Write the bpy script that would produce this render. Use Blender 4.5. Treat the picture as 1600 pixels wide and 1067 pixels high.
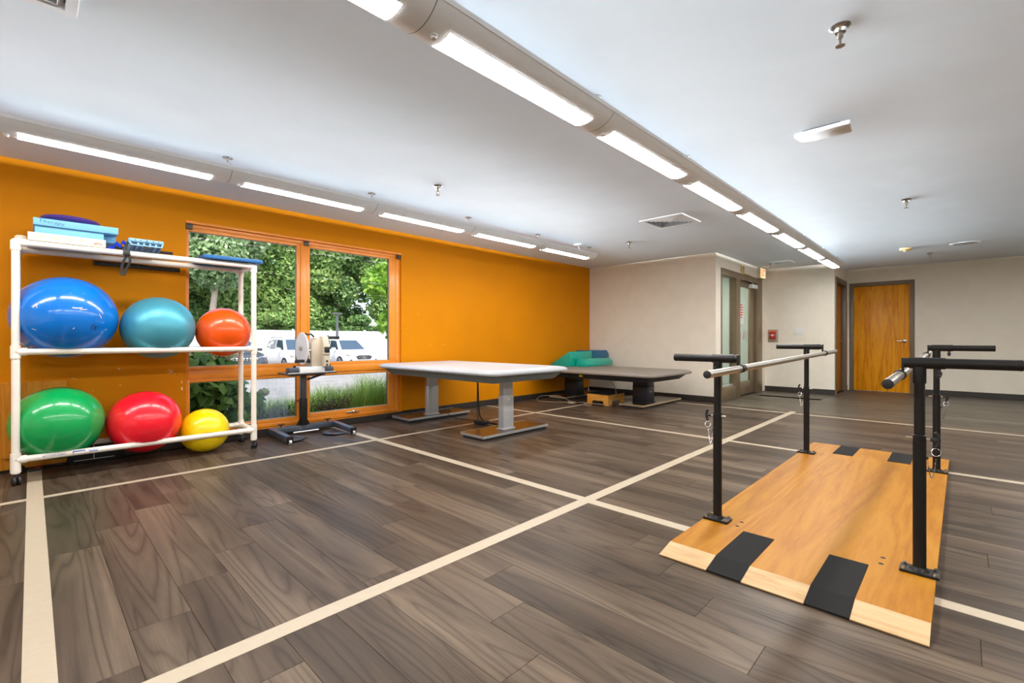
import bpy, bmesh, math, random
from mathutils import Vector, Matrix
from math import sin, cos, pi, radians, sqrt

# ------------------------------------------------------------------ scene, camera, world, sun, exposure
for o in list(bpy.data.objects):
    bpy.data.objects.remove(o)
S = bpy.context.scene
COL = S.collection
S.view_settings.view_transform = 'Standard'
S.view_settings.look = 'None'
S.view_settings.gamma = 1.0
S.view_settings.use_curve_mapping = False
S.view_settings.exposure = 0.0

CAM_H = 1.02
cam_data = bpy.data.cameras.new('camera')
cam = bpy.data.objects.new('camera', cam_data)
COL.objects.link(cam)
cam_data.sensor_fit = 'HORIZONTAL'
cam_data.sensor_width = 36.0
cam_data.lens = 727.0 * 36.0 / 1600.0
cam_data.shift_y = -3.2 / 1600.0
cam_data.clip_start = 0.05
cam_data.clip_end = 300
cam.location = (0, 0, CAM_H)
cam.rotation_euler = (radians(90), 0, radians(44.05 - 90))
S.camera = cam

world = bpy.data.worlds.new('sky')
S.world = world
world.use_nodes = True
wn = world.node_tree
for n in list(wn.nodes):
    wn.nodes.remove(n)
w_out = wn.nodes.new('ShaderNodeOutputWorld')
w_bg = wn.nodes.new('ShaderNodeBackground')
w_sky = wn.nodes.new('ShaderNodeTexSky')
w_sky.sky_type = 'NISHITA'
w_sky.sun_disc = False
w_sky.sun_elevation = radians(55)
w_sky.sun_rotation = radians(200)
w_sky.air_density = 1.0
w_sky.dust_density = 3.0
w_bg.inputs['Strength'].default_value = 0.48
wn.links.new(w_sky.outputs[0], w_bg.inputs[0])
wn.links.new(w_bg.outputs[0], w_out.inputs[0])

sun_data = bpy.data.lights.new('sun_offscreen', 'SUN')
sun_data.energy = 3.2
sun_data.angle = radians(0.6)
sun_data.color = (1.0, 0.95, 0.86)
sun = bpy.data.objects.new('sun_offscreen', sun_data)
COL.objects.link(sun)
# the sun stands high behind the building and to the left of the window wall's outward view
sun.rotation_euler = Vector((0.30, 0.34, -0.90)).to_track_quat('-Z', 'Y').to_euler()
sun.location = (0, -5, 12)

LENS_GLOW = 49.0          # pendant lamps: downlight panel
UP_WATT, UP_CUT, UP_POW = 0.056, 0.045, 3.6   # pendant lamps: uplight in the open top

# ------------------------------------------------------------------ plan of the place (metres)
H = 2.4174               # ceiling
WY = 5.263               # orange window wall
BX = 7.637               # beige wall at the end of the gym
EY = 2.839               # wall with the glazed exit
TX = 10.217              # wall with the fire alarm
RY = 1.676               # return wall with the narrow door
FX = 11.503              # far wall with the wooden door
X0, Y0 = -3.2, -4.2      # walls behind the camera

# ------------------------------------------------------------------ helpers
class MB:
    """collects geometry; build() links it as ONE mesh object"""
    def __init__(self):
        self.v = []; self.f = []; self.m = Matrix.Identity(4)
    def raw(self, vs, fs):
        b = len(self.v)
        self.v += [tuple(self.m @ Vector(p)) for p in vs]
        self.f += [tuple(b + i for i in f) for f in fs]
        return self
    def frombm(self, bm):
        bm.verts.index_update()
        self.raw([v.co[:] for v in bm.verts], [[v.index for v in f.verts] for f in bm.faces])
        bm.free(); return self
    def box(self, x0, x1, y0, y1, z0, z1, b=0.0, seg=2):
        if x1 < x0: x0, x1 = x1, x0
        if y1 < y0: y0, y1 = y1, y0
        if z1 < z0: z0, z1 = z1, z0
        vs = [(x0,y0,z0),(x1,y0,z0),(x1,y1,z0),(x0,y1,z0),(x0,y0,z1),(x1,y0,z1),(x1,y1,z1),(x0,y1,z1)]
        fs = [(3,2,1,0),(4,5,6,7),(0,1,5,4),(1,2,6,5),(2,3,7,6),(3,0,4,7)]
        if b <= 0: return self.raw(vs, fs)
        bm = bmesh.new()
        bv = [bm.verts.new(p) for p in vs]
        for f in fs: bm.faces.new([bv[i] for i in f])
        b = min(b, 0.49*min(x1-x0, y1-y0, z1-z0))
        bmesh.ops.bevel(bm, geom=bm.edges[:], offset=b, segments=seg, profile=0.5, affect='EDGES', clamp_overlap=True)
        return self.frombm(bm)
    def cyl(self, p0, p1, r0, r1=None, n=20, caps=True):
        p0 = Vector(p0); p1 = Vector(p1); r1 = r0 if r1 is None else r1
        d = (p1-p0).normalized()
        a = d.orthogonal().normalized(); c = d.cross(a)
        vs = []
        for p, r in ((p0, r0), (p1, r1)):
            for i in range(n):
                t = 2*pi*i/n
                vs.append((p + a*(r*cos(t)) + c*(r*sin(t)))[:])
        fs = [(i, (i+1) % n, n+(i+1) % n, n+i) for i in range(n)]
        if caps: fs += [tuple(range(n-1, -1, -1)), tuple(range(n, 2*n))]
        return self.raw(vs, fs)
    def lathe(self, prof, c=(0,0,0), axis=(0,0,1), n=28):
        """prof: (radius, height along axis)"""
        ax = Vector(axis).normalized(); a = ax.orthogonal().normalized(); b = ax.cross(a); c = Vector(c)
        vs = []; rows = []
        for r, z in prof:
            if r < 1e-6:
                rows.append([len(vs)]); vs.append((c+ax*z)[:])
            else:
                rows.append(list(range(len(vs), len(vs)+n)))
                for i in range(n):
                    t = 2*pi*i/n
                    vs.append((c+ax*z+a*(r*cos(t))+b*(r*sin(t)))[:])
        fs = []
        for r0, r1 in zip(rows, rows[1:]):
            for i in range(n):
                j = (i+1) % n
                if len(r0) == 1 and len(r1) == 1: continue
                if len(r0) == 1: fs.append((r0[0], r1[j], r1[i]))
                elif len(r1) == 1: fs.append((r0[i], r0[j], r1[0]))
                else: fs.append((r0[i], r0[j], r1[j], r1[i]))
        if len(rows[0]) > 1: fs.append(tuple(reversed(rows[0])))
        if len(rows[-1]) > 1: fs.append(tuple(rows[-1]))
        return self.raw(vs, fs)
    def prism(self, poly, axis, a0, a1, b=0.0, seg=2):
        """poly in the two axes left over (x: y,z / y: x,z / z: x,y), pushed from a0 to a1 along axis"""
        def pt(p, a):
            return {'x': (a, p[0], p[1]), 'y': (p[0], a, p[1]), 'z': (p[0], p[1], a)}[axis]
        n = len(poly)
        vs = [pt(p, a0) for p in poly] + [pt(p, a1) for p in poly]
        fs = [tuple(range(n-1, -1, -1)), tuple(range(n, 2*n))] + [(i, (i+1) % n, n+(i+1) % n, n+i) for i in range(n)]
        bm = bmesh.new()
        bv = [bm.verts.new(p) for p in vs]
        for f in fs: bm.faces.new([bv[i] for i in f])
        bmesh.ops.recalc_face_normals(bm, faces=bm.faces[:])
        if b > 0:
            bmesh.ops.bevel(bm, geom=bm.edges[:], offset=b, segments=seg, profile=0.5, affect='EDGES', clamp_overlap=True)
        return self.frombm(bm)
    def tube(self, pts, r, n=10, closed=False, flat=None):
        """round tube along points; flat=(w,t) gives a strap instead"""
        P = [Vector(p) for p in pts]; m = len(P)
        vs = []; up = None
        for i, p in enumerate(P):
            if closed: d = P[(i+1) % m]-P[i-1]
            else: d = P[min(i+1, m-1)]-P[max(i-1, 0)]
            d = d.normalized() if d.length > 1e-9 else Vector((0, 0, 1))
            if up is None: a = d.orthogonal().normalized()
            else:
                a = up - d*up.dot(d)
                a = a.normalized() if a.length > 1e-6 else d.orthogonal().normalized()
            up = a; b = d.cross(a)
            for k in range(n):
                t = 2*pi*k/n
                vs.append((p + a*(r*cos(t)) + b*(r*sin(t)))[:])
        fs = []
        for i in range(m if closed else m-1):
            i2 = (i+1) % m
            for k in range(n):
                k2 = (k+1) % n
                fs.append((i*n+k, i*n+k2, i2*n+k2, i2*n+k))
        if not closed:
            fs += [tuple(range(n-1, -1, -1)), tuple(range((m-1)*n, m*n))]
        return self.raw(vs, fs)
    def ribbon(self, pts, w, t, wdir):
        """flat strap of width w along wdir, thickness t"""
        P = [Vector(p) for p in pts]; W = Vector(wdir).normalized()*(w/2); m = len(P)
        vs = []
        for i, p in enumerate(P):
            d = (P[min(i+1, m-1)]-P[max(i-1, 0)]).normalized()
            nrm = d.cross(W).normalized()*(t/2)
            vs += [(p-W-nrm)[:], (p+W-nrm)[:], (p+W+nrm)[:], (p-W+nrm)[:]]
        fs = [(3,2,1,0), tuple(4*(m-1)+k for k in range(4))]
        for i in range(m-1):
            for k in range(4):
                k2 = (k+1) % 4
                fs.append((4*i+k, 4*i+k2, 4*i+4+k2, 4*i+4+k))
        return self.raw(vs, fs)
    def sphere(self, c, r, n=24, rings=14, sc=(1,1,1)):
        prof = []
        vs = []; rows = []
        c = Vector(c)
        for j in range(rings+1):
            ph = pi*j/rings
            if j in (0, rings):
                rows.append([len(vs)]); vs.append((c+Vector((0, 0, r*cos(ph)*sc[2])))[:])
            else:
                rows.append(list(range(len(vs), len(vs)+n)))
                for i in range(n):
                    t = 2*pi*i/n
                    vs.append((c+Vector((r*sin(ph)*cos(t)*sc[0], r*sin(ph)*sin(t)*sc[1], r*cos(ph)*sc[2])))[:])
        fs = []
        for r0, r1 in zip(rows, rows[1:]):
            for i in range(n):
                j = (i+1) % n
                if len(r0) == 1: fs.append((r0[0], r1[i], r1[j]))
                elif len(r1) == 1: fs.append((r0[j], r0[i], r1[0]))
                else: fs.append((r0[i], r1[i], r1[j], r0[j]))
        return self.raw(vs, fs)
    def mesh(self, name, smooth=35):
        me = bpy.data.meshes.new(name)
        me.from_pydata(self.v, [], self.f)
        bm = bmesh.new(); bm.from_mesh(me)
        bmesh.ops.recalc_face_normals(bm, faces=bm.faces[:])
        bm.to_mesh(me); bm.free()
        if smooth:
            me.polygons.foreach_set('use_smooth', [True]*len(me.polygons))
            me.set_sharp_from_angle(angle=radians(smooth))
        return me
    def build(self, name, mat, parent=None, smooth=35):
        return link(name, self.mesh(name, smooth), mat, parent)

def link(name, me, mat, parent=None):
    o = bpy.data.objects.new(name, me)
    COL.objects.link(o)
    if mat is not None and len(me.materials) == 0: me.materials.append(mat)
    if parent is not None: adopt(o, parent)
    return o
def adopt(o, parent):
    o.parent = parent
    pm = Matrix.Identity(4); p = parent; chain = []
    while p is not None:
        chain.append(p); p = p.parent
    for p in reversed(chain):
        pm = pm @ p.matrix_parent_inverse @ p.matrix_basis
    o.matrix_parent_inverse = pm.inverted()
def thing(name, label, cat, loc=(0,0,0), group=None):
    o = bpy.data.objects.new(name, None)
    COL.objects.link(o); o.location = loc; o.empty_display_size = 0.05
    return tag(o, label, cat, group)
def tag(o, label, cat, group=None):
    o['label'] = label; o['category'] = cat
    if group: o['group'] = group
    return o
def struct(o, label=None):
    o['kind'] = 'structure'
    if label: o['label'] = label
    return o
def lab(o, label):
    o['label'] = label; return o
def copy_tree(o, parent=None):
    c = o.copy(); COL.objects.link(c)
    if parent is not None:
        c.parent = parent; c.matrix_parent_inverse = o.matrix_parent_inverse.copy()
    for ch in list(o.children): copy_tree(ch, c)
    return c
def text_mesh(body, size, shear=0.0, extrude=0.0, spacing=1.0, bold=0.0):
    """flat lettering as (verts, faces), centred, in the xy plane"""
    cu = bpy.data.curves.new('lettering', 'FONT')
    cu.body = body; cu.size = size; cu.shear = shear; cu.extrude = extrude
    cu.align_x = 'CENTER'; cu.align_y = 'CENTER'; cu.space_character = spacing; cu.offset = bold
    cu.resolution_u = 3
    ob = bpy.data.objects.new('lettering', cu); COL.objects.link(ob)
    dg = bpy.context.evaluated_depsgraph_get()
    me = ob.evaluated_get(dg).to_mesh()
    vs = [v.co[:] for v in me.vertices]; fs = [tuple(p.vertices) for p in me.polygons]
    ob.evaluated_get(dg).to_mesh_clear()
    bpy.data.objects.remove(ob); bpy.data.curves.remove(cu)
    return vs, fs
def place_text(name, body, size, mat, parent, origin, xd, yd, **k):
    vs, fs = text_mesh(body, size, **k)
    o = Vector(origin); xd = Vector(xd).normalized(); yd = Vector(yd).normalized()
    m = MB(); m.raw([(o+xd*v[0]+yd*v[1])[:] for v in vs], fs)
    return m.build(name, mat, parent, smooth=0)

# ------------------------------------------------------------------ materials
def srgb(r, g, b):
    f = lambda c: (c/255/12.92) if c/255 <= 0.04045 else ((c/255+0.055)/1.055)**2.4
    return (f(r), f(g), f(b), 1.0)
class NT:
    def __init__(self, name):
        self.mat = bpy.data.materials.new(name); self.mat.use_nodes = True
        self.t = self.mat.node_tree
        for n in list(self.t.nodes): self.t.nodes.remove(n)
        self.out = self.n('ShaderNodeOutputMaterial')
    def n(self, kind, **props):
        nd = self.t.nodes.new(kind)
        for k, v in props.items(): setattr(nd, k, v)
        return nd
    def l(self, a, b): self.t.links.new(a, b)
    def set(self, nd, **kw):
        for k, v in kw.items(): nd.inputs[k.replace('_', ' ')].default_value = v
        return nd
    def ramp(self, fac, stops):
        r = self.n('ShaderNodeValToRGB')
        el = r.color_ramp.elements
        while len(el) < len(stops): el.new(0.5)
        for e, (p, c) in zip(el, stops): e.position = p; e.color = c
        self.l(fac, r.inputs[0]); return r.outputs[0]
    def mixc(self, fac, a, b, blend='MIX'):
        m = self.n('ShaderNodeMix', data_type='RGBA', blend_type=blend)
        for s, v in ((m.inputs[0], fac), (m.inputs[6], a), (m.inputs[7], b)):
            if hasattr(v, 'is_linked'): self.l(v, s)
            else: s.default_value = v
        return m.outputs[2]
    def noise(self, scale, detail=4, rough=0.55, vec=None, dist=0.0):
        n = self.n('ShaderNodeTexNoise'); self.set(n, Scale=scale, Detail=detail, Roughness=rough, Distortion=dist)
        if vec is not None: self.l(vec, n.inputs['Vector'])
        return n.outputs['Fac']
    def coords(self, which='Object', scale=(1,1,1), loc=None):
        tc = self.n('ShaderNodeTexCoord'); mp = self.n('ShaderNodeMapping')
        mp.inputs['Scale'].default_value = scale
        if loc is not None: mp.inputs['Location'].default_value = loc
        self.l(tc.outputs[which], mp.inputs[0]); return mp.outputs[0]
    def bump(self, h, strength=0.2, dist=0.01):
        b = self.n('ShaderNodeBump'); self.set(b, Strength=strength, Distance=dist)
        self.l(h, b.inputs['Height']); return b.outputs[0]
    def bsdf(self, color=None, rough=0.5, metal=0.0, spec=0.5, normal=None, coat=0.0, **kw):
        p = self.n('ShaderNodeBsdfPrincipled')
        if color is not None:
            if hasattr(color, 'is_linked'): self.l(color, p.inputs['Base Color'])
            else: p.inputs['Base Color'].default_value = color
        if hasattr(rough, 'is_linked'): self.l(rough, p.inputs['Roughness'])
        else: p.inputs['Roughness'].default_value = rough
        p.inputs['Metallic'].default_value = metal
        p.inputs['Specular IOR Level'].default_value = spec
        p.inputs['Coat Weight'].default_value = coat
        for k, v in kw.items(): p.inputs[k.replace('_', ' ')].default_value = v
        if normal is not None: self.l(normal, p.inputs['Normal'])
        self.l(p.outputs[0], self.out.inputs[0]); return p
def plain(name, col, rough=0.5, metal=0.0, spec=0.5, var=0.06, nscale=12, bump=0.0, bscale=120, coat=0.0):
    """one colour with a little procedural unevenness"""
    m = NT(name); co = m.coords()
    nz = m.noise(nscale, 4, 0.6, co)
    a = tuple(min(1, c*(1-var)) for c in col[:3])+(1,); b = tuple(min(1, c*(1+var)) for c in col[:3])+(1,)
    c = m.ramp(nz, [(0.3, a), (0.7, b)])
    nrm = m.bump(m.noise(bscale, 3, 0.6, co), bump, 0.002) if bump > 0 else None
    m.bsdf(c, rough, metal, spec, nrm, coat)
    return m.mat
def emit(name, col, strength):
    m = NT(name); e = m.n('ShaderNodeEmission')
    e.inputs[0].default_value = col; e.inputs[1].default_value = strength
    m.l(e.outputs[0], m.out.inputs[0]); return m.mat

M = {}
M['orange_wall'] = plain('orange_wall_paint', (0.64, 0.225, 0.0, 1), 0.6, var=0.03, nscale=3, bump=0.06, bscale=260, spec=0.12)
M['beige_wall'] = plain('beige_vinyl_wall', srgb(236, 228, 212), 0.6, var=0.03, nscale=5, bump=0.10, bscale=240, spec=0.25)
M['ceiling'] = plain('white_ceiling_plaster', (0.75, 0.80, 0.85, 1), 0.85, var=0.02, nscale=3, bump=0.12, bscale=160, spec=0.1)
M['base'] = plain('dark_vinyl_base', srgb(52, 47, 44), 0.35, var=0.1)
M['white_metal'] = plain('white_painted_metal', (0.78, 0.79, 0.80, 1), 0.35, var=0.02)
M['lamp_housing'] = plain('grey_white_lamp_housing', (0.88, 0.93, 0.98, 1), 0.4, var=0.02)
M['chrome'] = plain('chrome', (0.55, 0.55, 0.55, 1), 0.18, 1.0, var=0.05)
M['steel'] = plain('brushed_steel', (0.50, 0.46, 0.40, 1), 0.36, 1.0, var=0.06)
M['dark_steel'] = plain('dark_steel', (0.10, 0.10, 0.105, 1), 0.35, 0.6, var=0.1)
M['black_coat'] = plain('black_powder_coat', (0.010, 0.009, 0.008, 1), 0.42, 0.0, 0.28, var=0.2, bump=0.15, bscale=500)
M['black_plastic'] = plain('black_plastic', (0.014, 0.014, 0.015, 1), 0.45, var=0.1)
M['rubber'] = plain('black_rubber', (0.02, 0.02, 0.022, 1), 0.65, var=0.15)
M['alu'] = plain('aluminium', (0.70, 0.71, 0.72, 1), 0.35, 0.85, var=0.04)
M['bronze'] = plain('dark_bronze', (0.075, 0.062, 0.05, 1), 0.35, 0.6)
M['pvc'] = plain('ivory_pvc', srgb(246, 238, 226), 0.28, var=0.015, spec=0.5)
M['brown_frame'] = plain('taupe_door_frame', srgb(118, 102, 82), 0.4, var=0.04)
M['ink'] = plain('black_ink', (0.01, 0.01, 0.02, 1), 0.7)
M['blue_ink'] = plain('blue_ink', srgb(70, 105, 190), 0.6)
M['red_ink'] = plain('red_ink', srgb(226, 70, 40), 0.6)
M['grey_ink'] = plain('grey_ink', srgb(196, 180, 155), 0.7)
M['paper'] = plain('white_paper', (0.8, 0.8, 0.78, 1), 0.7, var=0.02)
M['lens'] = emit('lamp_lens_glow', (1.0, 0.972, 0.945, 1), LENS_GLOW)
M['lens_edge'] = plain('lens_edge', srgb(150, 130, 115), 0.5)

def wood_mat(name, c1, c2, c3, rough=0.35, axis='y', scale=1.0, bump=0.05, seed=0.0, coat=0.0):
    """straight grain with soft cathedral figure along one axis"""
    m = NT(name)
    st = {'x': (0.22, 2.2, 2.2), 'y': (2.2, 0.22, 2.2), 'z': (2.2, 2.2, 0.16)}[axis]
    co = m.coords('Object', tuple(s*scale for s in st), (seed, seed*0.7, seed*0.3))
    w = m.noise(1.6, 3, 0.5, co, 1.2)
    rings = m.n('ShaderNodeMath', operation='MULTIPLY'); m.l(w, rings.inputs[0]); rings.inputs[1].default_value = 13.0
    fr = m.n('ShaderNodeMath', operation='PINGPONG'); m.l(rings.outputs[0], fr.inputs[0]); fr.inputs[1].default_value = 1.0
    fine = m.noise(26, 5, 0.7, co)
    mix = m.n('ShaderNodeMath', operation='MULTIPLY_ADD'); m.l(fr.outputs[0], mix.inputs[0]); mix.inputs[1].default_value = 0.45
    m.l(fine, mix.inputs[2])
    c = m.ramp(mix.outputs[0], [(0.30, c1), (0.62, c2), (0.95, c3)])
    m.bsdf(c, rough, 0, 0.28, m.bump(fine, bump, 0.002), coat)
    return m.mat
def floor_mat(name, dark, mid, light):
    """vinyl plank: every plank takes its own piece of the grain from its object random"""
    m = NT(name)
    tc = m.n('ShaderNodeTexCoord'); oi = m.n('ShaderNodeObjectInfo')
    at = m.n('ShaderNodeAttribute', attribute_name='plank')
    add = m.n('ShaderNodeMath', operation='ADD'); m.l(oi.outputs['Random'], add.inputs[0]); m.l(at.outputs['Fac'], add.inputs[1])
    off = m.n('ShaderNodeCombineXYZ')
    for k, s in enumerate((37.0, 61.0, 13.0)):
        mu = m.n('ShaderNodeMath', operation='MULTIPLY'); m.l(add.outputs[0], mu.inputs[0]); mu.inputs[1].default_value = s
        m.l(mu.outputs[0], off.inputs[k])
    va = m.n('ShaderNodeVectorMath', operation='ADD'); m.l(tc.outputs['Object'], va.inputs[0]); m.l(off.outputs[0], va.inputs[1])
    mp = m.n('ShaderNodeMapping'); mp.inputs['Scale'].default_value = (4.4, 0.40, 1); m.l(va.outputs[0], mp.inputs[0])
    v = mp.outputs[0]
    w = m.noise(1.15, 2, 0.45, v, 0.45)
    rings = m.n('ShaderNodeMath', operation='MULTIPLY'); m.l(w, rings.inputs[0]); rings.inputs[1].default_value = 26.0
    fr = m.n('ShaderNodeMath', operation='PINGPONG'); m.l(rings.outputs[0], fr.inputs[0]); fr.inputs[1].default_value = 1.0
    broad = m.noise(0.9, 3, 0.5, v, 0.6)
    mp2 = m.n('ShaderNodeMapping'); mp2.inputs['Scale'].default_value = (60, 2.2, 1); m.l(va.outputs[0], mp2.inputs[0])
    fib = m.noise(2.2, 4, 0.7, mp2.outputs[0])
    base = m.ramp(broad, [(0.30, dark), (0.50, mid), (0.72, light)])
    gr = m.ramp(fr.outputs[0], [(0.0, (0.50, 0.48, 0.46, 1)), (0.30, (0.92, 0.92, 0.92, 1)), (1.0, (1.16, 1.16, 1.16, 1))])
    c1 = m.mixc(0.8, base, gr, 'MULTIPLY')
    fb = m.ramp(fib, [(0.30, (0.72, 0.72, 0.72, 1)), (0.65, (1.1, 1.1, 1.1, 1))])
    c2 = m.mixc(0.8, c1, fb, 'MULTIPLY')
    pv = m.ramp(add.outputs[0], [(0.0, (0.92, 0.92, 0.92, 1)), (1.0, (1.08, 1.075, 1.07, 1))])
    c3 = m.mixc(1.0, c2, pv, 'MULTIPLY')
    rg = m.ramp(fib, [(0.2, (0.34, 0.34, 0.34, 1)), (0.8, (0.46, 0.46, 0.46, 1))])
    bs = m.bsdf(c3, rg, 0, 0.17, m.bump(fib, 0.12, 0.0015), 0.05); bs.inputs['Coat Roughness'].default_value = 0.30
    return m.mat
M['plank'] = floor_mat('dark_brown_vinyl_plank', (0.046, 0.031, 0.020, 1), (0.086, 0.060, 0.040, 1), (0.155, 0.112, 0.076, 1))
M['plank_hall'] = floor_mat('grey_brown_hall_plank', (0.070, 0.058, 0.042, 1), (0.105, 0.087, 0.064, 1), (0.15, 0.124, 0.092, 1))
M['inlay'] = plain('cream_vinyl_strip', srgb(180, 166, 144), 0.42, var=0.04, nscale=30, bump=0.05)
M['subfloor'] = plain('subfloor', (0.02, 0.017, 0.014, 1), 0.8)
M['oak_door'] = wood_mat('golden_oak_door', srgb(186, 108, 6), srgb(226, 142, 10), srgb(240, 166, 30), 0.4, 'z', 1.5)
M['deck'] = wood_mat('varnished_birch_ply', srgb(150, 92, 10), srgb(166, 107, 13), srgb(176, 120, 26), 0.46, 'x', 1.0)
M['ramp_wood'] = wood_mat('bare_birch_ply', srgb(176, 138, 92), srgb(194, 160, 116), srgb(202, 172, 130), 0.5, 'y', 1.2)
M['stool_wood'] = wood_mat('oak_stool', srgb(190, 120, 40), srgb(220, 152, 62), srgb(232, 170, 82), 0.4, 'y', 2.0)
M['plywood'] = wood_mat('aged_plywood', srgb(176, 104, 18), srgb(198, 126, 28), srgb(208, 140, 40), 0.4, 'z', 1.0)
M['mat_grip'] = plain('grip_mat', (0.013, 0.013, 0.0125, 1), 0.85, spec=0.25, var=0.4, nscale=300, bump=0.5, bscale=600)

# ------------------------------------------------------------------ floor: planks and inlaid strips
rng = random.Random(7)
fl = MB()
fl.box(X0-0.3, FX+0.3, Y0-0.3, EY+0.05, -0.25, -0.004)
fl.box(X0-0.3, TX+0.3, EY+0.05, WY+0.22, -0.25, -0.004)
floor = struct(fl.build('floor', M['subfloor'], smooth=0), 'dark brown vinyl plank floor with cream inlaid strips')
PW, PL, GAP = 0.18245, 1.2259, 0.0011
YA = 1.7135
cs, sn = cos(radians(44.05)), sin(radians(44.05))
def plank_box(w, l):
    m = MB(); a, b, e = w/2-GAP/2, l/2-GAP/2, 0.0009
    vs = []
    for x, y, z in ((a, b, -0.004), (a, b, -0.0007), (a-e, b-e, 0.0)):
        vs += [(-x, -y, z), (x, -y, z), (x, y, z), (-x, y, z)]
    fs = [(8, 9, 10, 11)]
    for r in (0, 4):
        for i in range(4):
            fs.append((r+i, r+(i+1) % 4, r+4+(i+1) % 4, r+4+i))
    return m.raw(vs, fs)
planks = []
k0 = int((X0-0.2385)/PW)-1
k1 = int((FX-0.2385)/PW)+1
for k in range(k0, k1+1):
    xa = max(X0, 0.2385+PW*k); xb = min(FX, 0.2385+PW*(k+1))
    if xb-xa < 0.01: continue
    zones = [(Y0, YA, 0.470+0.237*(k-7)), (YA, (WY if xa < BX-0.01 else EY), 2.088+0.237*k)]
    if xa > TX-0.01: zones = [(Y0, RY, 0.470+0.237*(k-7))]
    for ya, yb, ph in zones:
        y = ya + ((ph-ya) % PL) - PL
        while y < yb:
            a, b = max(ya, y), min(yb, y+PL)
            if b-a > 0.004: planks.append((xa, xb, a, b))
            y += PL
def show(p):
    best = 0
    for x in (p[0], p[1]):
        for y in (p[2], p[3], (p[2]+p[3])/2):
            fw = x*cs+y*sn; rt = x*sn-y*cs
            if fw > 0.3 and abs(rt/fw) < 1.12 and CAM_H/fw < 0.75: best = max(best, 1)
    if not best: return 0
    x, y = (p[0]+p[1])/2, (p[2]+p[3])/2
    return (p[1]-p[0])*(p[3]-p[2])/max(0.4, x*cs+y*sn)**3
planks.sort(key=show, reverse=True)
full = {}
for i, p in enumerate(planks[:298]):
    if show(p) <= 0: break
    hall = p[0] > 7.45
    key = (round(p[1]-p[0], 4), round(p[3]-p[2], 4), hall)
    if key not in full:
        full[key] = plank_box(p[1]-p[0], p[3]-p[2]).mesh('plank', 0)
        full[key].materials.append(M['plank_hall' if hall else 'plank'])
    o = bpy.data.objects.new('plank', full[key]); COL.objects.link(o)
    o.location = ((p[0]+p[1])/2, (p[2]+p[3])/2, 0); o.parent = floor
n_ind = i
for hall in (False, True):
    m = MB(); vals = []
    for p in planks[n_ind:]:
        if (p[0] > 7.45) != hall: continue
        m.m = Matrix.Translation(((p[0]+p[1])/2, (p[2]+p[3])/2, 0))
        nf = len(m.f)
        q = plank_box(p[1]-p[0], p[3]-p[2]); m.raw(q.v, q.f)
        r = rng.random()
        vals += [r]*(len(m.f)-nf)
    if not m.v: continue
    me = m.mesh('plank_field', 0)
    at = me.attributes.new('plank', 'FLOAT', 'FACE'); at.data.foreach_set('value', vals)
    o = link('plank_field', me, M['plank_hall' if hall else 'plank'], floor); o['kind'] = 'stuff'
def strip(x0, x1, y0, y1):
    m = MB(); m.box(x0, x1, y0, y1, -0.001, 0.0011); return m.build('inlay_strip', M['inlay'], floor, 0)
strip(X0, 7.50, 1.676, 1.751)                      # long way of the room, towards the exit
strip(X0, BX, 4.243, 4.300)                        # beside the orange wall
for xa, xb, ya, yb in ((2.417, 2.489, 1.751, WY), (2.417, 2.489, Y0, 1.676), (4.852, 4.916, 1.751, WY), (4.852, 4.916, Y0, 1.676),
                       (7.268, 7.324, 1.751, WY), (7.268, 7.324, Y0, 1.676), (-0.0205, 0.0565, 1.751, WY), (-0.0205, 0.0565, Y0, 1.676)):
    if yb > 4.3:
        strip(xa, xb, ya, 4.243); strip(xa, xb, 4.300, yb)
    else: strip(xa, xb, ya, yb)

# ------------------------------------------------------------------ ceiling and walls
VENTS = ((5.243, 2.478, 0.262), (9.430, 2.340, 0.170), (-0.130, 2.455, 0.270)); VW = 0.042      # centre and half width; frame width
m = MB(); m.box(X0-0.3, TX+0.3, EY+0.05, WY+0.22, H, H+0.35)
gx = sorted([X0-0.3, FX+0.3]+[c[0]+s*(c[2]-VW) for c in VENTS for s in (-1, 1)]); gy = sorted([Y0-0.3, EY+0.05]+[c[1]+s*(c[2]-VW) for c in VENTS for s in (-1, 1)])
for xa, xb in zip(gx, gx[1:]):                        # slab with a real opening above each air vent
    for ya, yb in zip(gy, gy[1:]):
        if not any(abs((xa+xb)/2-c[0]) < c[2]-VW and abs((ya+yb)/2-c[1]) < c[2]-VW for c in VENTS): m.box(xa, xb, ya, yb, H, H+0.35)
struct(m.build('ceiling', M['ceiling'], smooth=0), 'flat white plaster ceiling')

WX0, WX1, WZ0, WZ1 = 1.014, 3.361, 0.090, 2.138     # window opening
YO = WY+0.22
m = MB()
m.box(X0-0.2, WX0, WY, YO, -0.2, H+0.3); m.box(WX1, BX+0.12, WY, YO, -0.2, H+0.3)
m.box(WX0, WX1, WY, YO, -0.2, WZ0); m.box(WX0, WX1, WY, YO, WZ1, H+0.3)
wall_left = struct(m.build('wall_left', M['orange_wall'], smooth=0), 'bright orange painted wall with the big window')
M['chip'] = plain('bare_plaster_chip', srgb(240, 214, 178), 0.8)
rc = random.Random(3)
def chip(x, z, w, h, rot=0.0):
    n = 7; vs = []
    for i in range(n):
        t = 2*pi*i/n; r = rc.uniform(0.6, 1.0)
        a, b = w/2*r*cos(t), h/2*r*sin(t)
        vs.append((x+a*cos(rot)-b*sin(rot), z+a*sin(rot)+b*cos(rot)))
    q = MB(); q.prism(vs, 'y', WY-0.0006, WY+0.001); q.build('paint_chip', M['chip'], wall_left, 0)
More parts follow.
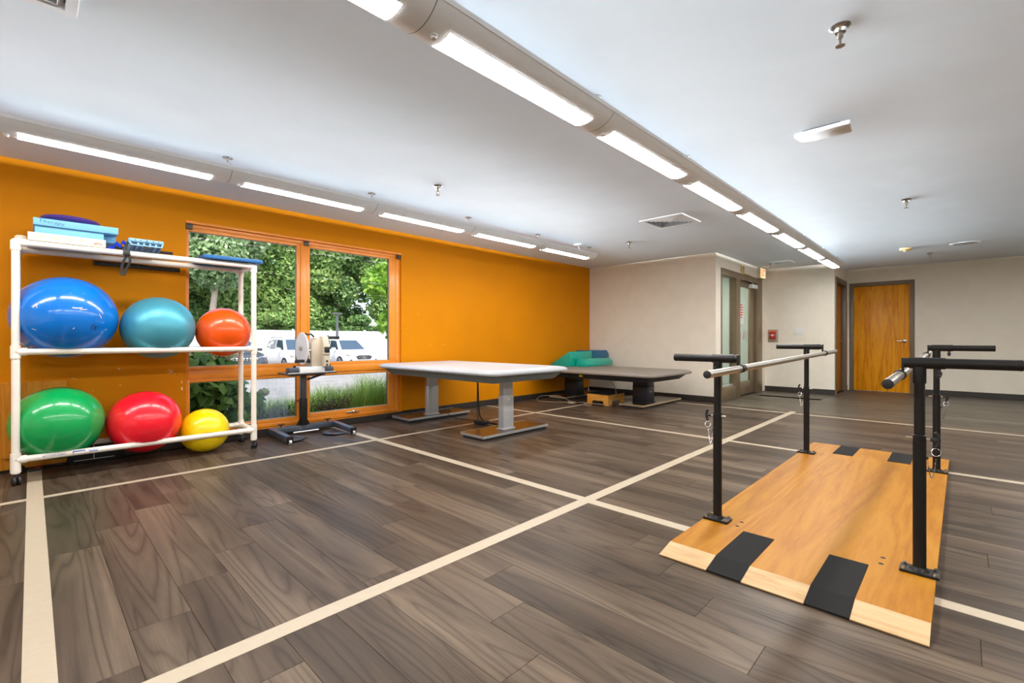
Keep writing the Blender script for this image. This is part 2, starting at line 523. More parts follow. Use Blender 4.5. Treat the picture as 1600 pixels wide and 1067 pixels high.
for c in ((0.535, 0.760, 0.018, 0.010, 0.3), (0.528, 0.769, 0.022, 0.007, -0.2), (0.892, 0.735, 0.05, 0.006, 0.15), (0.905, 0.722, 0.045, 0.006, 0.4),
          (0.895, 0.709, 0.04, 0.005, 0.2), (0.925, 0.700, 0.02, 0.006, 0.7), (0.540, 0.622, 0.018, 0.008, 0.0), (0.240, 0.700, 0.022, 0.004, 0.1), (0.255, 0.690, 0.016, 0.004, -0.1),
          (0.985, 0.560, 0.014, 0.055, 0.1), (0.984, 0.620, 0.010, 0.040, -0.1), (0.365, 0.59, 0.012, 0.006, 0.4), (3.83, 0.95, 0.014, 0.008, 0.1), (4.02, 0.95, 0.012, 0.007, 0.1),
          (4.07, 0.947, 0.012, 0.010, 0.1), (3.62, 1.36, 0.016, 0.008, -0.5), (3.44, 1.16, 0.014, 0.007, 0.2), (6.35, 0.75, 0.014, 0.012, 0.2), (0.62, 1.34, 0.012, 0.006, 0.2), (0.56, 1.30, 0.01, 0.008, 0.9)):
    chip(*c)

m = MB(); m.box(BX, BX+0.12, EY+0.12, WY, -0.1, H+0.1)
struct(m.build('wall_back', M['beige_wall'], smooth=0), 'beige wall at the end of the gym')
SX0, SX1, SZ1 = 7.850, 10.020, 2.200                # glazed exit opening
m = MB(); m.box(BX, SX0, EY, EY+0.12, -0.1, H+0.1); m.box(SX1, TX+0.22, EY, EY+0.12, -0.1, H+0.1); m.box(SX0, SX1, EY, EY+0.12, SZ1, H+0.1)
struct(m.build('wall_exit', M['beige_wall'], smooth=0), 'beige wall around the glazed exit')
m = MB(); m.box(TX, TX+0.12, RY+0.0, EY-0.0005, -0.1, H+0.1)
struct(m.build('wall_hall', M['beige_wall'], smooth=0), 'beige wall with the red fire alarm pull')
DX0, DX1, DZ1 = 10.330, 11.330, 2.130
m = MB(); m.box(TX+0.12, DX0, RY, RY+0.12, -0.1, H+0.1); m.box(DX1, FX, RY, RY+0.12, -0.1, H+0.1); m.box(DX0, DX1, RY, RY+0.12, DZ1, H+0.1)
struct(m.build('wall_return', M['beige_wall'], smooth=0), 'narrow beige wall with the recessed door')
GY0, GY1, GZ1 = 0.672, 1.600, 2.100
m = MB(); m.box(FX, FX+0.15, Y0, GY0, -0.1, H+0.1); m.box(FX, FX+0.15, GY1, RY+0.12, -0.1, H+0.1); m.box(FX, FX+0.15, GY0, GY1, GZ1, H+0.1)
struct(m.build('wall_far', M['beige_wall'], smooth=0), 'beige far wall with the golden oak door')
m = MB(); m.box(X0-0.2, FX+0.15, Y0-0.15, Y0, -0.1, H+0.1); struct(m.build('wall_right', M['beige_wall'], smooth=0))
m = MB(); m.box(X0-0.2, X0, Y0, WY, -0.1, H+0.1); struct(m.build('wall_rear', M['beige_wall'], smooth=0))
# corridor behind the glazed exit
M['corridor'] = plain('pale_corridor_paint', srgb(214, 220, 210), 0.6, var=0.02)
m = MB(); m.box(BX+0.12, TX+0.3, 4.75, 4.85, -0.1, H+0.1); m.box(TX+0.12, TX+0.22, EY+0.12, 4.75, -0.1, H+0.1); m.box(BX+0.12, BX+0.14, EY+0.12, 4.75, -0.1, H+0.1)
struct(m.build('wall_corridor', M['corridor'], smooth=0), 'pale wall of the corridor beyond the glass')
M['carpet'] = plain('blue_grey_carpet', srgb(86, 104, 112), 0.9, var=0.2, nscale=200)
m = MB(); m.box(BX+0.14, TX+0.12, EY+0.10, 4.75, -0.003, 0.002); struct(m.build('floor_corridor', M['carpet'], smooth=0), 'blue grey carpet in the corridor')

def baseboard(name, x0, x1, y0, y1, h=0.098):
    m = MB(); m.box(x0, x1, y0, y1, 0.0, h, 0.004, 1); struct(m.build(name, M['base'], smooth=0), 'dark vinyl base along the wall')
baseboard('baseboard_left', X0, BX, WY-0.008, WY, 0.090)
baseboard('baseboard_back', BX-0.008, BX, EY, WY)
baseboard('baseboard_exit', BX-0.008, SX0-0.03, EY-0.008, EY)
baseboard('baseboard_hall', TX-0.008, TX, RY-0.008, EY)
baseboard('baseboard_return', DX1+0.06, FX, RY-0.008, RY)
baseboard('baseboard_far', FX-0.008, FX, Y0, GY0-0.06)

# ------------------------------------------------------------------ the window
M['win_frame'] = plain('orange_window_frame', (0.84, 0.285, 0.028, 1), 0.28, var=0.05, nscale=8, spec=0.5)
M['silicone'] = plain('grey_glazing_bead', (0.42, 0.43, 0.42, 1), 0.5)
def glass_mat(name, fog=False, ior=1.17):
    m = NT(name)
    tr = m.n('ShaderNodeBsdfTransparent'); tr.inputs[0].default_value = (0.97, 0.985, 0.975, 1)
    gl = m.n('ShaderNodeBsdfGlossy'); gl.inputs['Roughness'].default_value = 0.0
    fr = m.n('ShaderNodeFresnel'); ge = m.n('ShaderNodeNewGeometry')
    mi = m.n('ShaderNodeMapRange'); m.l(ge.outputs['Backfacing'], mi.inputs[0]); mi.inputs[3].default_value = ior; mi.inputs[4].default_value = 1/ior   # thin pane: same on both faces
    m.l(mi.outputs[0], fr.inputs[0])
    mx = m.n('ShaderNodeMixShader'); m.l(fr.outputs[0], mx.inputs[0]); m.l(tr.outputs[0], mx.inputs[1]); m.l(gl.outputs[0], mx.inputs[2])
    last = mx.outputs[0]
    if fog:
        tc = m.n('ShaderNodeTexCoord'); sp = m.n('ShaderNodeSeparateXYZ'); m.l(tc.outputs['Object'], sp.inputs[0])
        mr = m.n('ShaderNodeMapRange', interpolation_type='SMOOTHSTEP'); m.l(sp.outputs[0], mr.inputs[0])
        mr.inputs[1].default_value = 1.30; mr.inputs[2].default_value = 1.85
        mr2 = m.n('ShaderNodeMapRange', interpolation_type='SMOOTHSTEP'); m.l(sp.outputs[0], mr2.inputs[0])
        mr2.inputs[1].default_value = 2.02; mr2.inputs[2].default_value = 1.90
        st = m.noise(1.0, 4, 0.6, m.coords('Object', (38, 1, 3.5)))
        rs = m.ramp(st, [(0.25, (0.25, 0.25, 0.25, 1)), (0.7, (1, 1, 1, 1))])
        a = m.n('ShaderNodeMath', operation='MULTIPLY'); m.l(mr.outputs[0], a.inputs[0]); m.l(rs, a.inputs[1])
        b = m.n('ShaderNodeMath', operation='MULTIPLY'); m.l(a.outputs[0], b.inputs[0]); m.l(mr2.outputs[0], b.inputs[1])
        c = m.n('ShaderNodeMath', operation='MULTIPLY'); m.l(b.outputs[0], c.inputs[0]); c.inputs[1].default_value = 0.38
        tl = m.n('ShaderNodeBsdfTranslucent'); tl.inputs[0].default_value = (0.95, 0.97, 0.93, 1)
        m2 = m.n('ShaderNodeMixShader'); m.l(c.outputs[0], m2.inputs[0]); m.l(last, m2.inputs[1]); m.l(tl.outputs[0], m2.inputs[2])
        last = m2.outputs[0]
    m.l(last, m.out.inputs[0]); return m.mat
M['glass'] = glass_mat('clear_glass')
M['glass_fog'] = glass_mat('misted_glass', True)
win = struct(bpy.data.objects.new('window_1', None), 'large four-light window with orange frame')
COL.objects.link(win); win.location = ((WX0+WX1)/2, WY, WZ0)
FY0, FY1 = WY+0.028, WY+0.095
m = MB()
jx = 0.020
m.box(WX0, WX0+jx, FY0, FY1, WZ0, WZ1, 0.004); m.box(WX1-0.065, WX1, FY0, FY1, WZ0, WZ1, 0.004)
m.box(WX0+jx, WX1-0.065, FY0, FY1, WZ1-0.050, WZ1, 0.004); m.box(WX0+jx, WX1-0.065, FY0, FY1, WZ0, WZ0+0.040, 0.004)
m.box(WX0, WX1, WY-0.012, FY0+0.002, WZ1-0.018, WZ1+0.006, 0.004)
m.build('outer_frame', M['win_frame'], win)
m = MB(); m.box(WX0-0.004, WX1+0.006, WY-0.010, WY+0.03, WZ1, WZ1+0.008, 0.003); m.build('head_trim', M['win_frame'], win)
m = MB(); m.box(WX0-0.004, WX1+0.004, WY-0.012, WY+0.03, WZ0-0.008, WZ0, 0.003); m.build('sill_trim', M['win_frame'], win)
m = MB(); m.box(2.085, 2.150, FY0-0.006, FY1, WZ0+0.04, WZ1-0.05, 0.004); m.build('mullion', M['win_frame'], win)
m = MB(); m.box(WX0+jx, 2.085, FY0-0.004, FY1, 0.640, 0.722, 0.004); m.box(2.150, WX1-0.065, FY0-0.004, FY1, 0.640, 0.722, 0.004)
m.build('transom', M['win_frame'], win)
GYW = FY0+0.032
for nm, (a, b, c, d), (ga, gb, gc, gd), fog in (
        ('fixed', (WX0+jx, 2.085, 0.722, WZ1-0.050), (1.046, 2.046, 0.758, 2.054), False),
        ('fixed', (2.150, WX1-0.065, 0.722, WZ1-0.050), (2.192, 3.204, 0.758, 2.054), False),
        ('awning', (WX0+jx, 2.085, WZ0+0.040, 0.640), (1.052, 2.046, 0.170, 0.606), True),
        ('awning', (2.150, WX1-0.065, WZ0+0.040, 0.640), (2.192, 3.190, 0.185, 0.606), False)):
    q = MB(); e = 0.0005
    for t in (0, 1):   # two steps of moulding
        k = t*0.45
        xa, xb, za, zb = a+(ga-a)*k, b+(gb-b)*k, c+(gc-c)*k, d+(gd-d)*k
        y0 = FY0+0.006+t*0.012
        q.box(xa, ga, y0, FY1-0.01, za, zb, 0.002); q.box(gb, xb, y0, FY1-0.01, za, zb, 0.002)
        q.box(ga, gb, y0, FY1-0.01, za, gc, 0.002); q.box(ga, gb, y0, FY1-0.01, gd, zb, 0.002)
    sash = q.build('sash', M['win_frame'], win)
    for (xa, xb, za, zb), yy in (((a+0.002, b-0.002, c+0.002, d-0.002), FY0+0.005), ((a+(ga-a)*0.47, b+(gb-b)*0.47, c+(gc-c)*0.47, d+(gd-d)*0.47), FY0+0.017)):
        q = MB(); w = 0.0035                        # fine bead on each moulding step
        q.box(xa, xa+w, yy, yy+0.004, za, zb); q.box(xb-w, xb, yy, yy+0.004, za, zb); q.box(xa, xb, yy, yy+0.004, za, za+w); q.box(xa, xb, yy, yy+0.004, zb-w, zb)
        q.build('bead_moulding', M['win_frame'], sash, 0)
    q = MB(); w = 0.006
    q.box(ga, ga+w, GYW-0.004, GYW, gc, gd); q.box(gb-w, gb, GYW-0.004, GYW, gc, gd)
    q.box(ga, gb, GYW-0.004, GYW, gc, gc+w); q.box(ga, gb, GYW-0.004, GYW, gd-w, gd)
    q.build('glazing_bead', M['silicone'], sash, 0)
    q = MB(); q.raw([(ga, GYW+0.003, gc), (gb, GYW+0.003, gc), (gb, GYW+0.003, gd), (ga, GYW+0.003, gd)], [(0, 1, 2, 3)])
    q.build('pane', M['glass_fog' if fog else 'glass'], sash, 0)
for bx in (1.018, 2.118, 3.300):                    # roller blind brackets
    q = MB(); q.box(bx, bx+0.052, WY-0.002, WY+0.026, WZ1-0.070, WZ1-0.012, 0.003); q.box(bx+0.012, bx+0.022, WY-0.012, WY+0.0, WZ1-0.062, WZ1-0.022, 0.001)
    q.cyl((bx+0.036, WY-0.008, WZ1-0.040), (bx+0.036, WY, WZ1-0.040), 0.008)
    q.build('blind_bracket', M['bronze'], win)
for lx, lz in ((2.70, 0.150), (1.50, 0.148)):       # awning operators
    q = MB(); q.box(lx-0.075, lx+0.075, FY0-0.012, FY0+0.008, lz-0.010, lz+0.008, 0.004); q.cyl((lx, FY0-0.012, lz), (lx, FY0-0.026, lz+0.012), 0.010)
    q.cyl((lx, FY0-0.022, lz+0.010), (lx+0.05, FY0-0.020, lz+0.004), 0.005)
    q.build('operator_handle', M['alu'], win)

# ------------------------------------------------------------------ doors
def lever(parent, p, nrm, along, mat):
    """rose, neck and lever"""
    n = Vector(nrm); a = Vector(along); p = Vector(p)
    q = MB(); q.lathe([(0.0, 0.0), (0.034, 0.0), (0.034, 0.006), (0.026, 0.011), (0.011, 0.013), (0.011, 0.045), (0, 0.045)], p, n, 24)
    h = q.build('lever_handle', mat, parent)
    q = MB(); q.tube([p+n*0.040-a*0.010, p+n*0.046+a*0.02, p+n*0.045+a*0.07, p+n*0.040+a*0.115], 0.008, 10); q.build('grip', mat, h)
    return h
# golden oak door in the far wall
d = struct(bpy.data.objects.new('door_1', None), 'golden oak flush door with taupe frame'); COL.objects.link(d); d.location = (FX, 1.135, 0)
q = MB()
for y0, y1, z0, z1 in ((GY0-0.035, GY0+0.032, 0, GZ1+0.045), (GY1-0.034, GY1+0.038, 0, GZ1+0.045)): q.box(FX-0.014, FX+0.10, y0, y1, z0, z1, 0.003)
q.box(FX-0.014, FX+0.10, GY0+0.032, GY1-0.034, GZ1-0.028, GZ1+0.045, 0.003)
q.build('door_frame', M['brown_frame'], d)
q = MB(); q.box(FX+0.014, FX+0.058, GY0+0.033, GY1-0.035, 0.006, GZ1-0.030, 0.002); sl = q.build('door_slab', M['oak_door'], d)
lever(sl, (FX+0.014, 0.785, 0.990), (-1, 0, 0), (0, 1, 0), M['chrome'])
q = MB(); q.box(FX+0.012, FX+0.016, GY0+0.030, GY0+0.034, 0.94, 1.04); q.build('strike_plate', M['chrome'], sl)
for z in (0.25, 1.05, 1.85):
    q = MB(); q.cyl((FX+0.012, GY1-0.036, z-0.05), (FX+0.012, GY1-0.036, z+0.05), 0.007, n=12); q.build('hinge', M['steel'], sl)
# recessed door in the return wall
d = struct(bpy.data.objects.new('door_2', None), 'recessed oak door in deep taupe frame'); COL.objects.link(d); d.location = (10.8, RY, 0)
q = MB()
q.box(DX0-0.050, DX0+0.045, RY-0.014, RY+0.118, 0, DZ1+0.050, 0.003); q.box(DX1-0.045, DX1+0.050, RY-0.014, RY+0.118, 0, DZ1+0.050, 0.003)
q.box(DX0+0.045, DX1-0.045, RY-0.014, RY+0.118, DZ1-0.045, DZ1+0.050, 0.003); q.build('door_frame', M['brown_frame'], d)
q = MB(); q.box(DX0+0.046, DX1-0.046, RY+0.075, RY+0.115, 0.006, DZ1-0.046, 0.002); sl = q.build('door_slab', M['oak_door'], d)
lever(sl, (DX1-0.11, RY+0.075, 0.985), (0, -1, 0), (-1, 0, 0), M['steel'])
q = MB(); q.box(FX-0.012, FX, RY-0.090, RY-0.020, 0.1, 2.08, 0.002); 
# glazed exit: side light and door
M['alu_frame'] = plain('bronze_aluminium_frame', srgb(126, 108, 84), 0.38, 0.25, var=0.05)
d = struct(bpy.data.objects.new('door_3', None), 'glazed exit with bronze aluminium frame'); COL.objects.link(d); d.location = (8.9, EY, 0)
q = MB()
q.box(SX0, SX0+0.050, EY-0.008, EY+0.112, 0, SZ1, 0.003); q.box(SX1-0.30, SX1, EY-0.008, EY+0.112, 0, SZ1, 0.003)
q.box(SX0+0.05, SX1-0.30, EY-0.008, EY+0.112, SZ1-0.110, SZ1, 0.003); q.box(8.560, 8.760, EY-0.008, EY+0.112, 0, SZ1-0.11, 0.003)
q.box(SX0+0.05, 8.560, EY-0.004, EY+0.108, 0, 0.215, 0.003)
q.build('door_frame', M['alu_frame'], d)
q = MB(); q.box(SX0+0.05, 8.560, EY+0.035, EY+0.085, 0.215, 0.240, 0.002); q.build('glazing_sill', M['alu'], d)
q = MB(); q.box(SX0+0.05, 8.560, EY+0.056, EY+0.062, 0.235, SZ1-0.11); q.build('side_pane', M['glass'], d, 0)
LX0, LX1, LZ1 = 8.765, 9.715, 2.085
q = MB(); yl0, yl1 = EY+0.040, EY+0.084
q.box(LX0, LX0+0.085, yl0, yl1, 0.01, LZ1, 0.003); q.box(LX1-0.25, LX1, yl0, yl1, 0.01, LZ1, 0.003)
q.box(LX0+0.085, LX1-0.25, yl0, yl1, 0.01, 0.250, 0.003); q.box(LX0+0.085, LX1-0.25, yl0, yl1, LZ1-0.105, LZ1, 0.003)
leaf = q.build('door_leaf', M['alu_frame'], d)
q = MB(); q.box(LX0+0.085, LX1-0.25, EY+0.059, EY+0.065, 0.250, LZ1-0.105); q.build('door_pane', M['glass'], leaf, 0)
q = MB(); q.tube([(8.80, EY+0.04, 0.96), (8.80, EY-0.015, 0.975), (8.80, EY-0.015, 1.195), (8.80, EY+0.04, 1.21)], 0.011, 10); q.build('pull_handle', M['white_metal'], leaf)
q = MB(); q.box(9.36, 9.66, EY-0.035, EY+0.040, 1.985, 2.055, 0.006); cl = q.build('door_closer', M['white_metal'], leaf)
q = MB(); q.tube([(9.42, EY-0.015, 2.055), (9.42, EY-0.015, 2.080), (9.05, EY-0.06, 2.095), (9.30, EY-0.005, 2.105)], 0.008, 8); q.build('closer_arm', M['steel'], cl)
q = MB(); q.box(8.90, 9.12, EY+0.0566, EY+0.0586, 1.300, 1.690); nt = lab(q.build('notice', M['paper'], leaf, 0), 'paper notice with red lettering')
for i, w in enumerate((0.10, 0.14, 0.17, 0.16, 0.12, 0.07)):
    q = MB(); z = 1.660-i*0.046
    x = 9.01-w/2
    while x < 9.01+w/2:                              # lettering too small to read: short red strokes
        s = rc.uniform(0.010, 0.020); q.box(x, x+s, EY+0.0560, EY+0.0566, z-0.020, z+rc.uniform(0.002, 0.008)); x += s+0.004
    q.build('notice_line', M['red_ink'], nt, 0)
M['grey_sign'] = plain('grey_plate', srgb(176, 176, 162), 0.5)
q = MB(); q.box(8.90, 9.20, EY+0.0566, EY+0.0586, 1.02, 1.19); nt = q.build('notice', M['grey_sign'], leaf, 0)
q = MB(); q.box(8.92, 9.18, EY+0.0558, EY+0.0566, 1.165, 1.180); q.box(9.01, 9.07, EY+0.0558, EY+0.0566, 1.09, 1.15); q.build('notice_line', M['paper'], nt, 0)

# ------------------------------------------------------------------ pendant lamps in two rows
LR, LH, LB = 0.153, 0.125, -0.190       # shell radius, half width, bottom below the ceiling
LA = math.asin(LH/LR)
SEG = 1.2145
def arc(r, a0, a1, n, zc):
    return [(r*sin(a0+(a1-a0)*i/n), zc-r*cos(a0+(a1-a0)*i/n)) for i in range(n+1)]
ZC = LB+LR
# uplight of every lamp: wide 'batwing' optic that spreads its light evenly over the ceiling
def uplight_data(shield):
    """shield: share of the light kept on the side of the orange wall"""
    L = bpy.data.lights.new('uplight', 'AREA'); L.shape = 'RECTANGLE'; L.size = 1.14; L.size_y = 0.15
    L.energy = UP_WATT; L.color = (0.86, 0.94, 1.0); L.use_nodes = True
    t = L.node_tree; em = [n for n in t.nodes if n.type == 'EMISSION'][0]
    g = t.nodes.new('ShaderNodeNewGeometry'); d = t.nodes.new('ShaderNodeVectorMath'); d.operation = 'DOT_PRODUCT'
    t.links.new(g.outputs['Normal'], d.inputs[0]); t.links.new(g.outputs['Incoming'], d.inputs[1])
    def mth(op, a, b):
        n = t.nodes.new('ShaderNodeMath'); n.operation = op; t.links.new(a, n.inputs[0])
        if isinstance(b, float): n.inputs[1].default_value = b
        else: t.links.new(b, n.inputs[1])
        return n.outputs[0]
    def mr(a, f0, f1, t0, t1):
        n = t.nodes.new('ShaderNodeMapRange'); n.interpolation_type = 'SMOOTHSTEP'; t.links.new(a, n.inputs[0])
        for k, v in zip((1, 2, 3, 4), (f0, f1, t0, t1)): n.inputs[k].default_value = v
        return n.outputs[0]
    s = mth('POWER', mth('MAXIMUM', d.outputs['Value'], UP_CUT), -UP_POW)
    s = mth('MULTIPLY', s, mr(d.outputs['Value'], 0.032, 0.078, 0.0, 1.0))      # the lip of the housing shields the flattest rays
    if shield < 1:
        sp = t.nodes.new('ShaderNodeSeparateXYZ'); t.links.new(g.outputs['Incoming'], sp.inputs[0])
        s = mth('MULTIPLY', s, mr(sp.outputs['Y'], 0.35, -0.05, shield, 1.0))
    t.links.new(s, em.inputs['Strength']); return L
UP_LIGHT, UP_WALL = uplight_data(1.0), uplight_data(0.14)
def make_lamp(end):
    t = thing('pendant_lamp', '', 'lamp')
    out = arc(LR, -LA, LA, 22, ZC); inn = arc(LR-0.004, LA, -LA, 22, ZC)
    tipz = out[0][1]
    poly = [(-LH, tipz+0.020)] + out + [(LH, tipz+0.020), (LH-0.004, tipz+0.020)] + inn + [(-LH+0.004, tipz+0.020)]
    m = MB(); n = len(poly)
    vs = [(0, p[0], p[1]) for p in poly] + [(SEG, p[0], p[1]) for p in poly]
    fs = [(i, (i+1) % n, n+(i+1) % n, n+i) for i in range(n)]
    m.raw(vs, fs)
    if end:
        cap = [(-LH, tipz+0.02)] + out + [(LH, tipz+0.02)]
        m.prism(cap, 'x', SEG, SEG+0.004)
    m.build('housing', M['lamp_housing'], t)
    m = MB()                              # raised rim along both top edges
    for s in (-1, 1): m.box(0, SEG, s*LH-0.003, s*LH+0.003, tipz-0.002, tipz+0.022, 0.001, 1)
    m.build('rim', M['white_metal'], t)
    def skin(r, half, x0, x1):
        q = MB(); a = arc(r, -half/LR, half/LR, 10, ZC)
        q.raw([(x0, p[0], p[1]) for p in a]+[(x1, p[0], p[1]) for p in a], [(i, i+1, 12+i, 11+i) for i in range(10)]); return q
    skin(LR+0.0008, 0.0625, 0.105, 1.105).build('lens_frame', M['lens_edge'], t)
    ln = skin(LR+0.0026, 0.0590, 0.109, 1.101); a = arc(LR+0.0026, -0.0590/LR, 0.0590/LR, 10, ZC); b = arc(LR+0.0008, -0.0605/LR, 0.0605/LR, 10, ZC)
    for e in (0, 10): ln.raw([(0.109, *a[e]), (1.101, *a[e]), (1.103, *b[e]), (0.107, *b[e])], [(0, 1, 2, 3)])      # the lens stands a little proud
    for xa, xb in ((0.109, 0.107), (1.101, 1.103)): ln.raw([(xa, *q_) for q_ in a]+[(xb, *q_) for q_ in b], [(i, i+1, 12+i, 11+i) for i in range(10)])
    ln.build('lens', M['lens'], t)
    q = MB(); a = arc(LR+0.0005, -LA, LA, 22, ZC)
    q.raw([(-0.0015, p[0], p[1]) for p in a]+[(0.0015, p[0], p[1]) for p in a], [(i, i+1, 24+i, 23+i) for i in range(22)])
    q.build('joint_line', M['dark_steel'], t)
    q = MB(); q.box(0.03, SEG-0.03, -0.085, 0.085, tipz+0.002, tipz+0.008); q.build('uplight_tray', M['white_metal'], t, 0)
    lo = bpy.data.objects.new('uplight', UP_LIGHT); COL.objects.link(lo); lo.parent = t
    lo.location = (SEG/2, 0, tipz+0.024); lo.rotation_euler = (pi, 0, 0)
    q = MB(); q.lathe([(0, 0), (0.016, 0), (0.016, 0.005), (0.011, 0.007), (0.011, 0.016), (0, 0.018)], (0.062, -0.012, LB+0.002), (0, -0.08, -1), 16); q.build('sensor', M['white_metal'], t)
    for hx in ((0.0, SEG-0.03) if end else (0.0,)):
        q = MB(); q.lathe([(0, 0), (0.036, 0), (0.036, 0.005), (0.012, 0.009), (0.010, 0.030), (0.005, 0.033), (0, 0.033)], (hx, 0, 0), (0, 0, -1), 20); cp = q.build('canopy', M['chrome'], t)
        q = MB(); q.cyl((hx, 0, -0.03), (hx, 0.0, -0.150), 0.0015, n=6); q.tube([(hx, 0, -0.01), (hx+0.02, 0.015, -0.03), (hx+0.05, 0.055, -0.110)], 0.0035, 6); q.build('cable', M['alu'], cp)
    return t
ORD = ['first', 'second', 'third', 'fourth', 'fifth', 'sixth', 'seventh', 'eighth', 'ninth', 'tenth']
base_lamp = make_lamp(False); end_lamp = make_lamp(True)
for rowname, ry, k0, k1, txt in (('window', 4.060, -3, 3, 'slim pendant lamp in the row along the orange wall'),
                                 ('middle', 1.522, -3, 6, 'slim pendant lamp in the row over mid-room'),
                                 ('side', -1.016, -3, 6, 'slim pendant lamp in the row beyond the parallel bars')):
    for k in range(k0, k1+1):
        src = end_lamp if k == k1 else base_lamp
        used = 'group' in src
        o = copy_tree(src) if used else src
        o.location = (1.051+SEG*k, ry + (0.004*max(0, k-1) if rowname == 'middle' else 0), H)
        o['label'] = txt+', '+ORD[k1-k]+' from its closed end'
        o['group'] = 'pendant lamps of the %s row' % rowname
        inview = False                       # lamps beyond the picture's edge say so in their names
        for xx in [SEG*i/8 for i in range(9)]:
            for dy, dz in ((-LH, LB+0.07), (0, LB), (LH, LB+0.07), (0, 0)):
                X_, Y_, Z_ = o.location.x+xx, o.location.y+dy, H+dz
                fw_ = X_*cs+Y_*sn; rt_ = X_*sn-Y_*cs
                if fw_ > 0.05 and abs(727*rt_/fw_) < 800 and -3.2-533.5 < -727*(Z_-CAM_H)/fw_+0 < 536.7: inview = True
        if inview:
            o.name = 'pendant_lamp'
            for ch in o.children:
                if ch.type == 'LIGHT': ch.name = 'uplight'
                elif ch.data is not None and ch.data.name.split('.')[0] == 'lens': ch.name = 'lens'
        else:
            o.name = 'pendant_lamp_%s_row_%s_offscreen' % (rowname, ORD[k1-k])
            for ch in o.children:
                if ch.type == 'LIGHT': ch.name = 'uplight_%s_row_%s_offscreen' % (rowname, ORD[k1-k])
                elif ch.data is not None and ch.data.name.split('.')[0] == 'lens': ch.name = 'lens_%s_row_%s_offscreen' % (rowname, ORD[k1-k])
        if rowname == 'window':              # wall-side optic: less light towards the wall
            for ch in o.children:
                if ch.type == 'LIGHT': ch.data = UP_WALL
q = MB(); q.lathe([(0, 0), (0.075, 0), (0.075, 0.010), (0.06, 0.016), (0, 0.018)], (5.60, 4.06, H), (0, 0, -1), 24)
f = thing('power_canopy', 'round white power canopy feeding the lamp row by the orange wall', 'canopy', (5.60, 4.06, H))
q.build('cover', M['white_metal'], f)
q = MB(); q.tube([(5.59, 4.06, H-0.016), (5.56, 4.06, H-0.125)], 0.003, 6); q.tube([(5.61, 4.06, H-0.016), (5.64, 4.06, H-0.125)], 0.003, 6); q.build('feed_cable', M['alu'], f)
# corridor lamp beyond the glass
t = thing('corridor_lamp_offscreen', 'flat ceiling lamp in the corridor beyond the glass', 'lamp', (8.9, 3.8, H))
q = MB(); q.box(8.30, 9.50, 3.50, 4.10, H-0.05, H-0.001, 0.004); q.build('tray', M['white_metal'], t)
q = MB(); q.box(8.33, 9.47, 3.53, 4.07, H-0.053, H-0.0505); q.build('diffuser_offscreen', emit('corridor_glow', (0.95, 1.0, 0.93, 1), 16.0), t, 0)

# ------------------------------------------------------------------ things on the ceiling
def make_sprinkler():
    t = thing('fire_sprinkler', '', 'sprinkler')
    q = MB(); q.lathe([(0, 0), (0.040, 0), (0.042, 0.004), (0.036, 0.010), (0.026, 0.016), (0.022, 0.030), (0.016, 0.034), (0, 0.034)], (0, 0, 0), (0, 0, -1), 24); q.build('escutcheon', M['chrome'], t)
    q = MB(); q.lathe([(0, 0.03), (0.011, 0.03), (0.013, 0.050), (0.009, 0.056), (0, 0.056)], (0, 0, 0), (0, 0, -1), 16)
    for s in (-1, 1): q.tube([(s*0.010, 0, -0.052), (s*0.014, 0, -0.066), (s*0.004, 0, -0.084)], 0.0028, 6)
    q.build('body', M['steel'], t)
    q = MB(); q.lathe([(0, 0.082), (0.006, 0.082), (0.018, 0.087), (0.018, 0.0885), (0, 0.0885)], (0, 0, 0), (0, 0, -1), 18)
    for i in range(9):
        a = 2*pi*i/9; q.box(0.017*cos(a)-0.002, 0.017*cos(a)+0.002, 0.017*sin(a)-0.002, 0.017*sin(a)+0.002, -0.0905, -0.086)
    q.build('deflector', M['steel'], t)
    return t
sp0 = make_sprinkler()
for i, (x, y, txt) in enumerate(((2.511, 0.391, 'chrome fire sprinkler on bare ceiling, nearest the flat white wireless unit'), (2.570, 3.424, 'chrome fire sprinkler between the two lamp rows, level with the window'),
                                 (6.059, 0.400, 'chrome fire sprinkler on ceiling between the wireless unit and the smoke detector'), (10.086, 0.373, 'chrome fire sprinkler near the round ceiling speaker and oak door'),
                                 (5.962, 3.431, 'chrome fire sprinkler above the grey treatment table'), (9.490, 2.541, 'chrome fire sprinkler beside the lit exit sign'))):
    o = sp0 if i == 0 else copy_tree(sp0)
    o.location = (x, y, H); tag(o, txt, 'sprinkler', 'fire sprinklers on the ceiling')
M['vent_dark'] = plain('galvanised_duct', (0.38, 0.38, 0.39, 1), 0.5, 0.3)
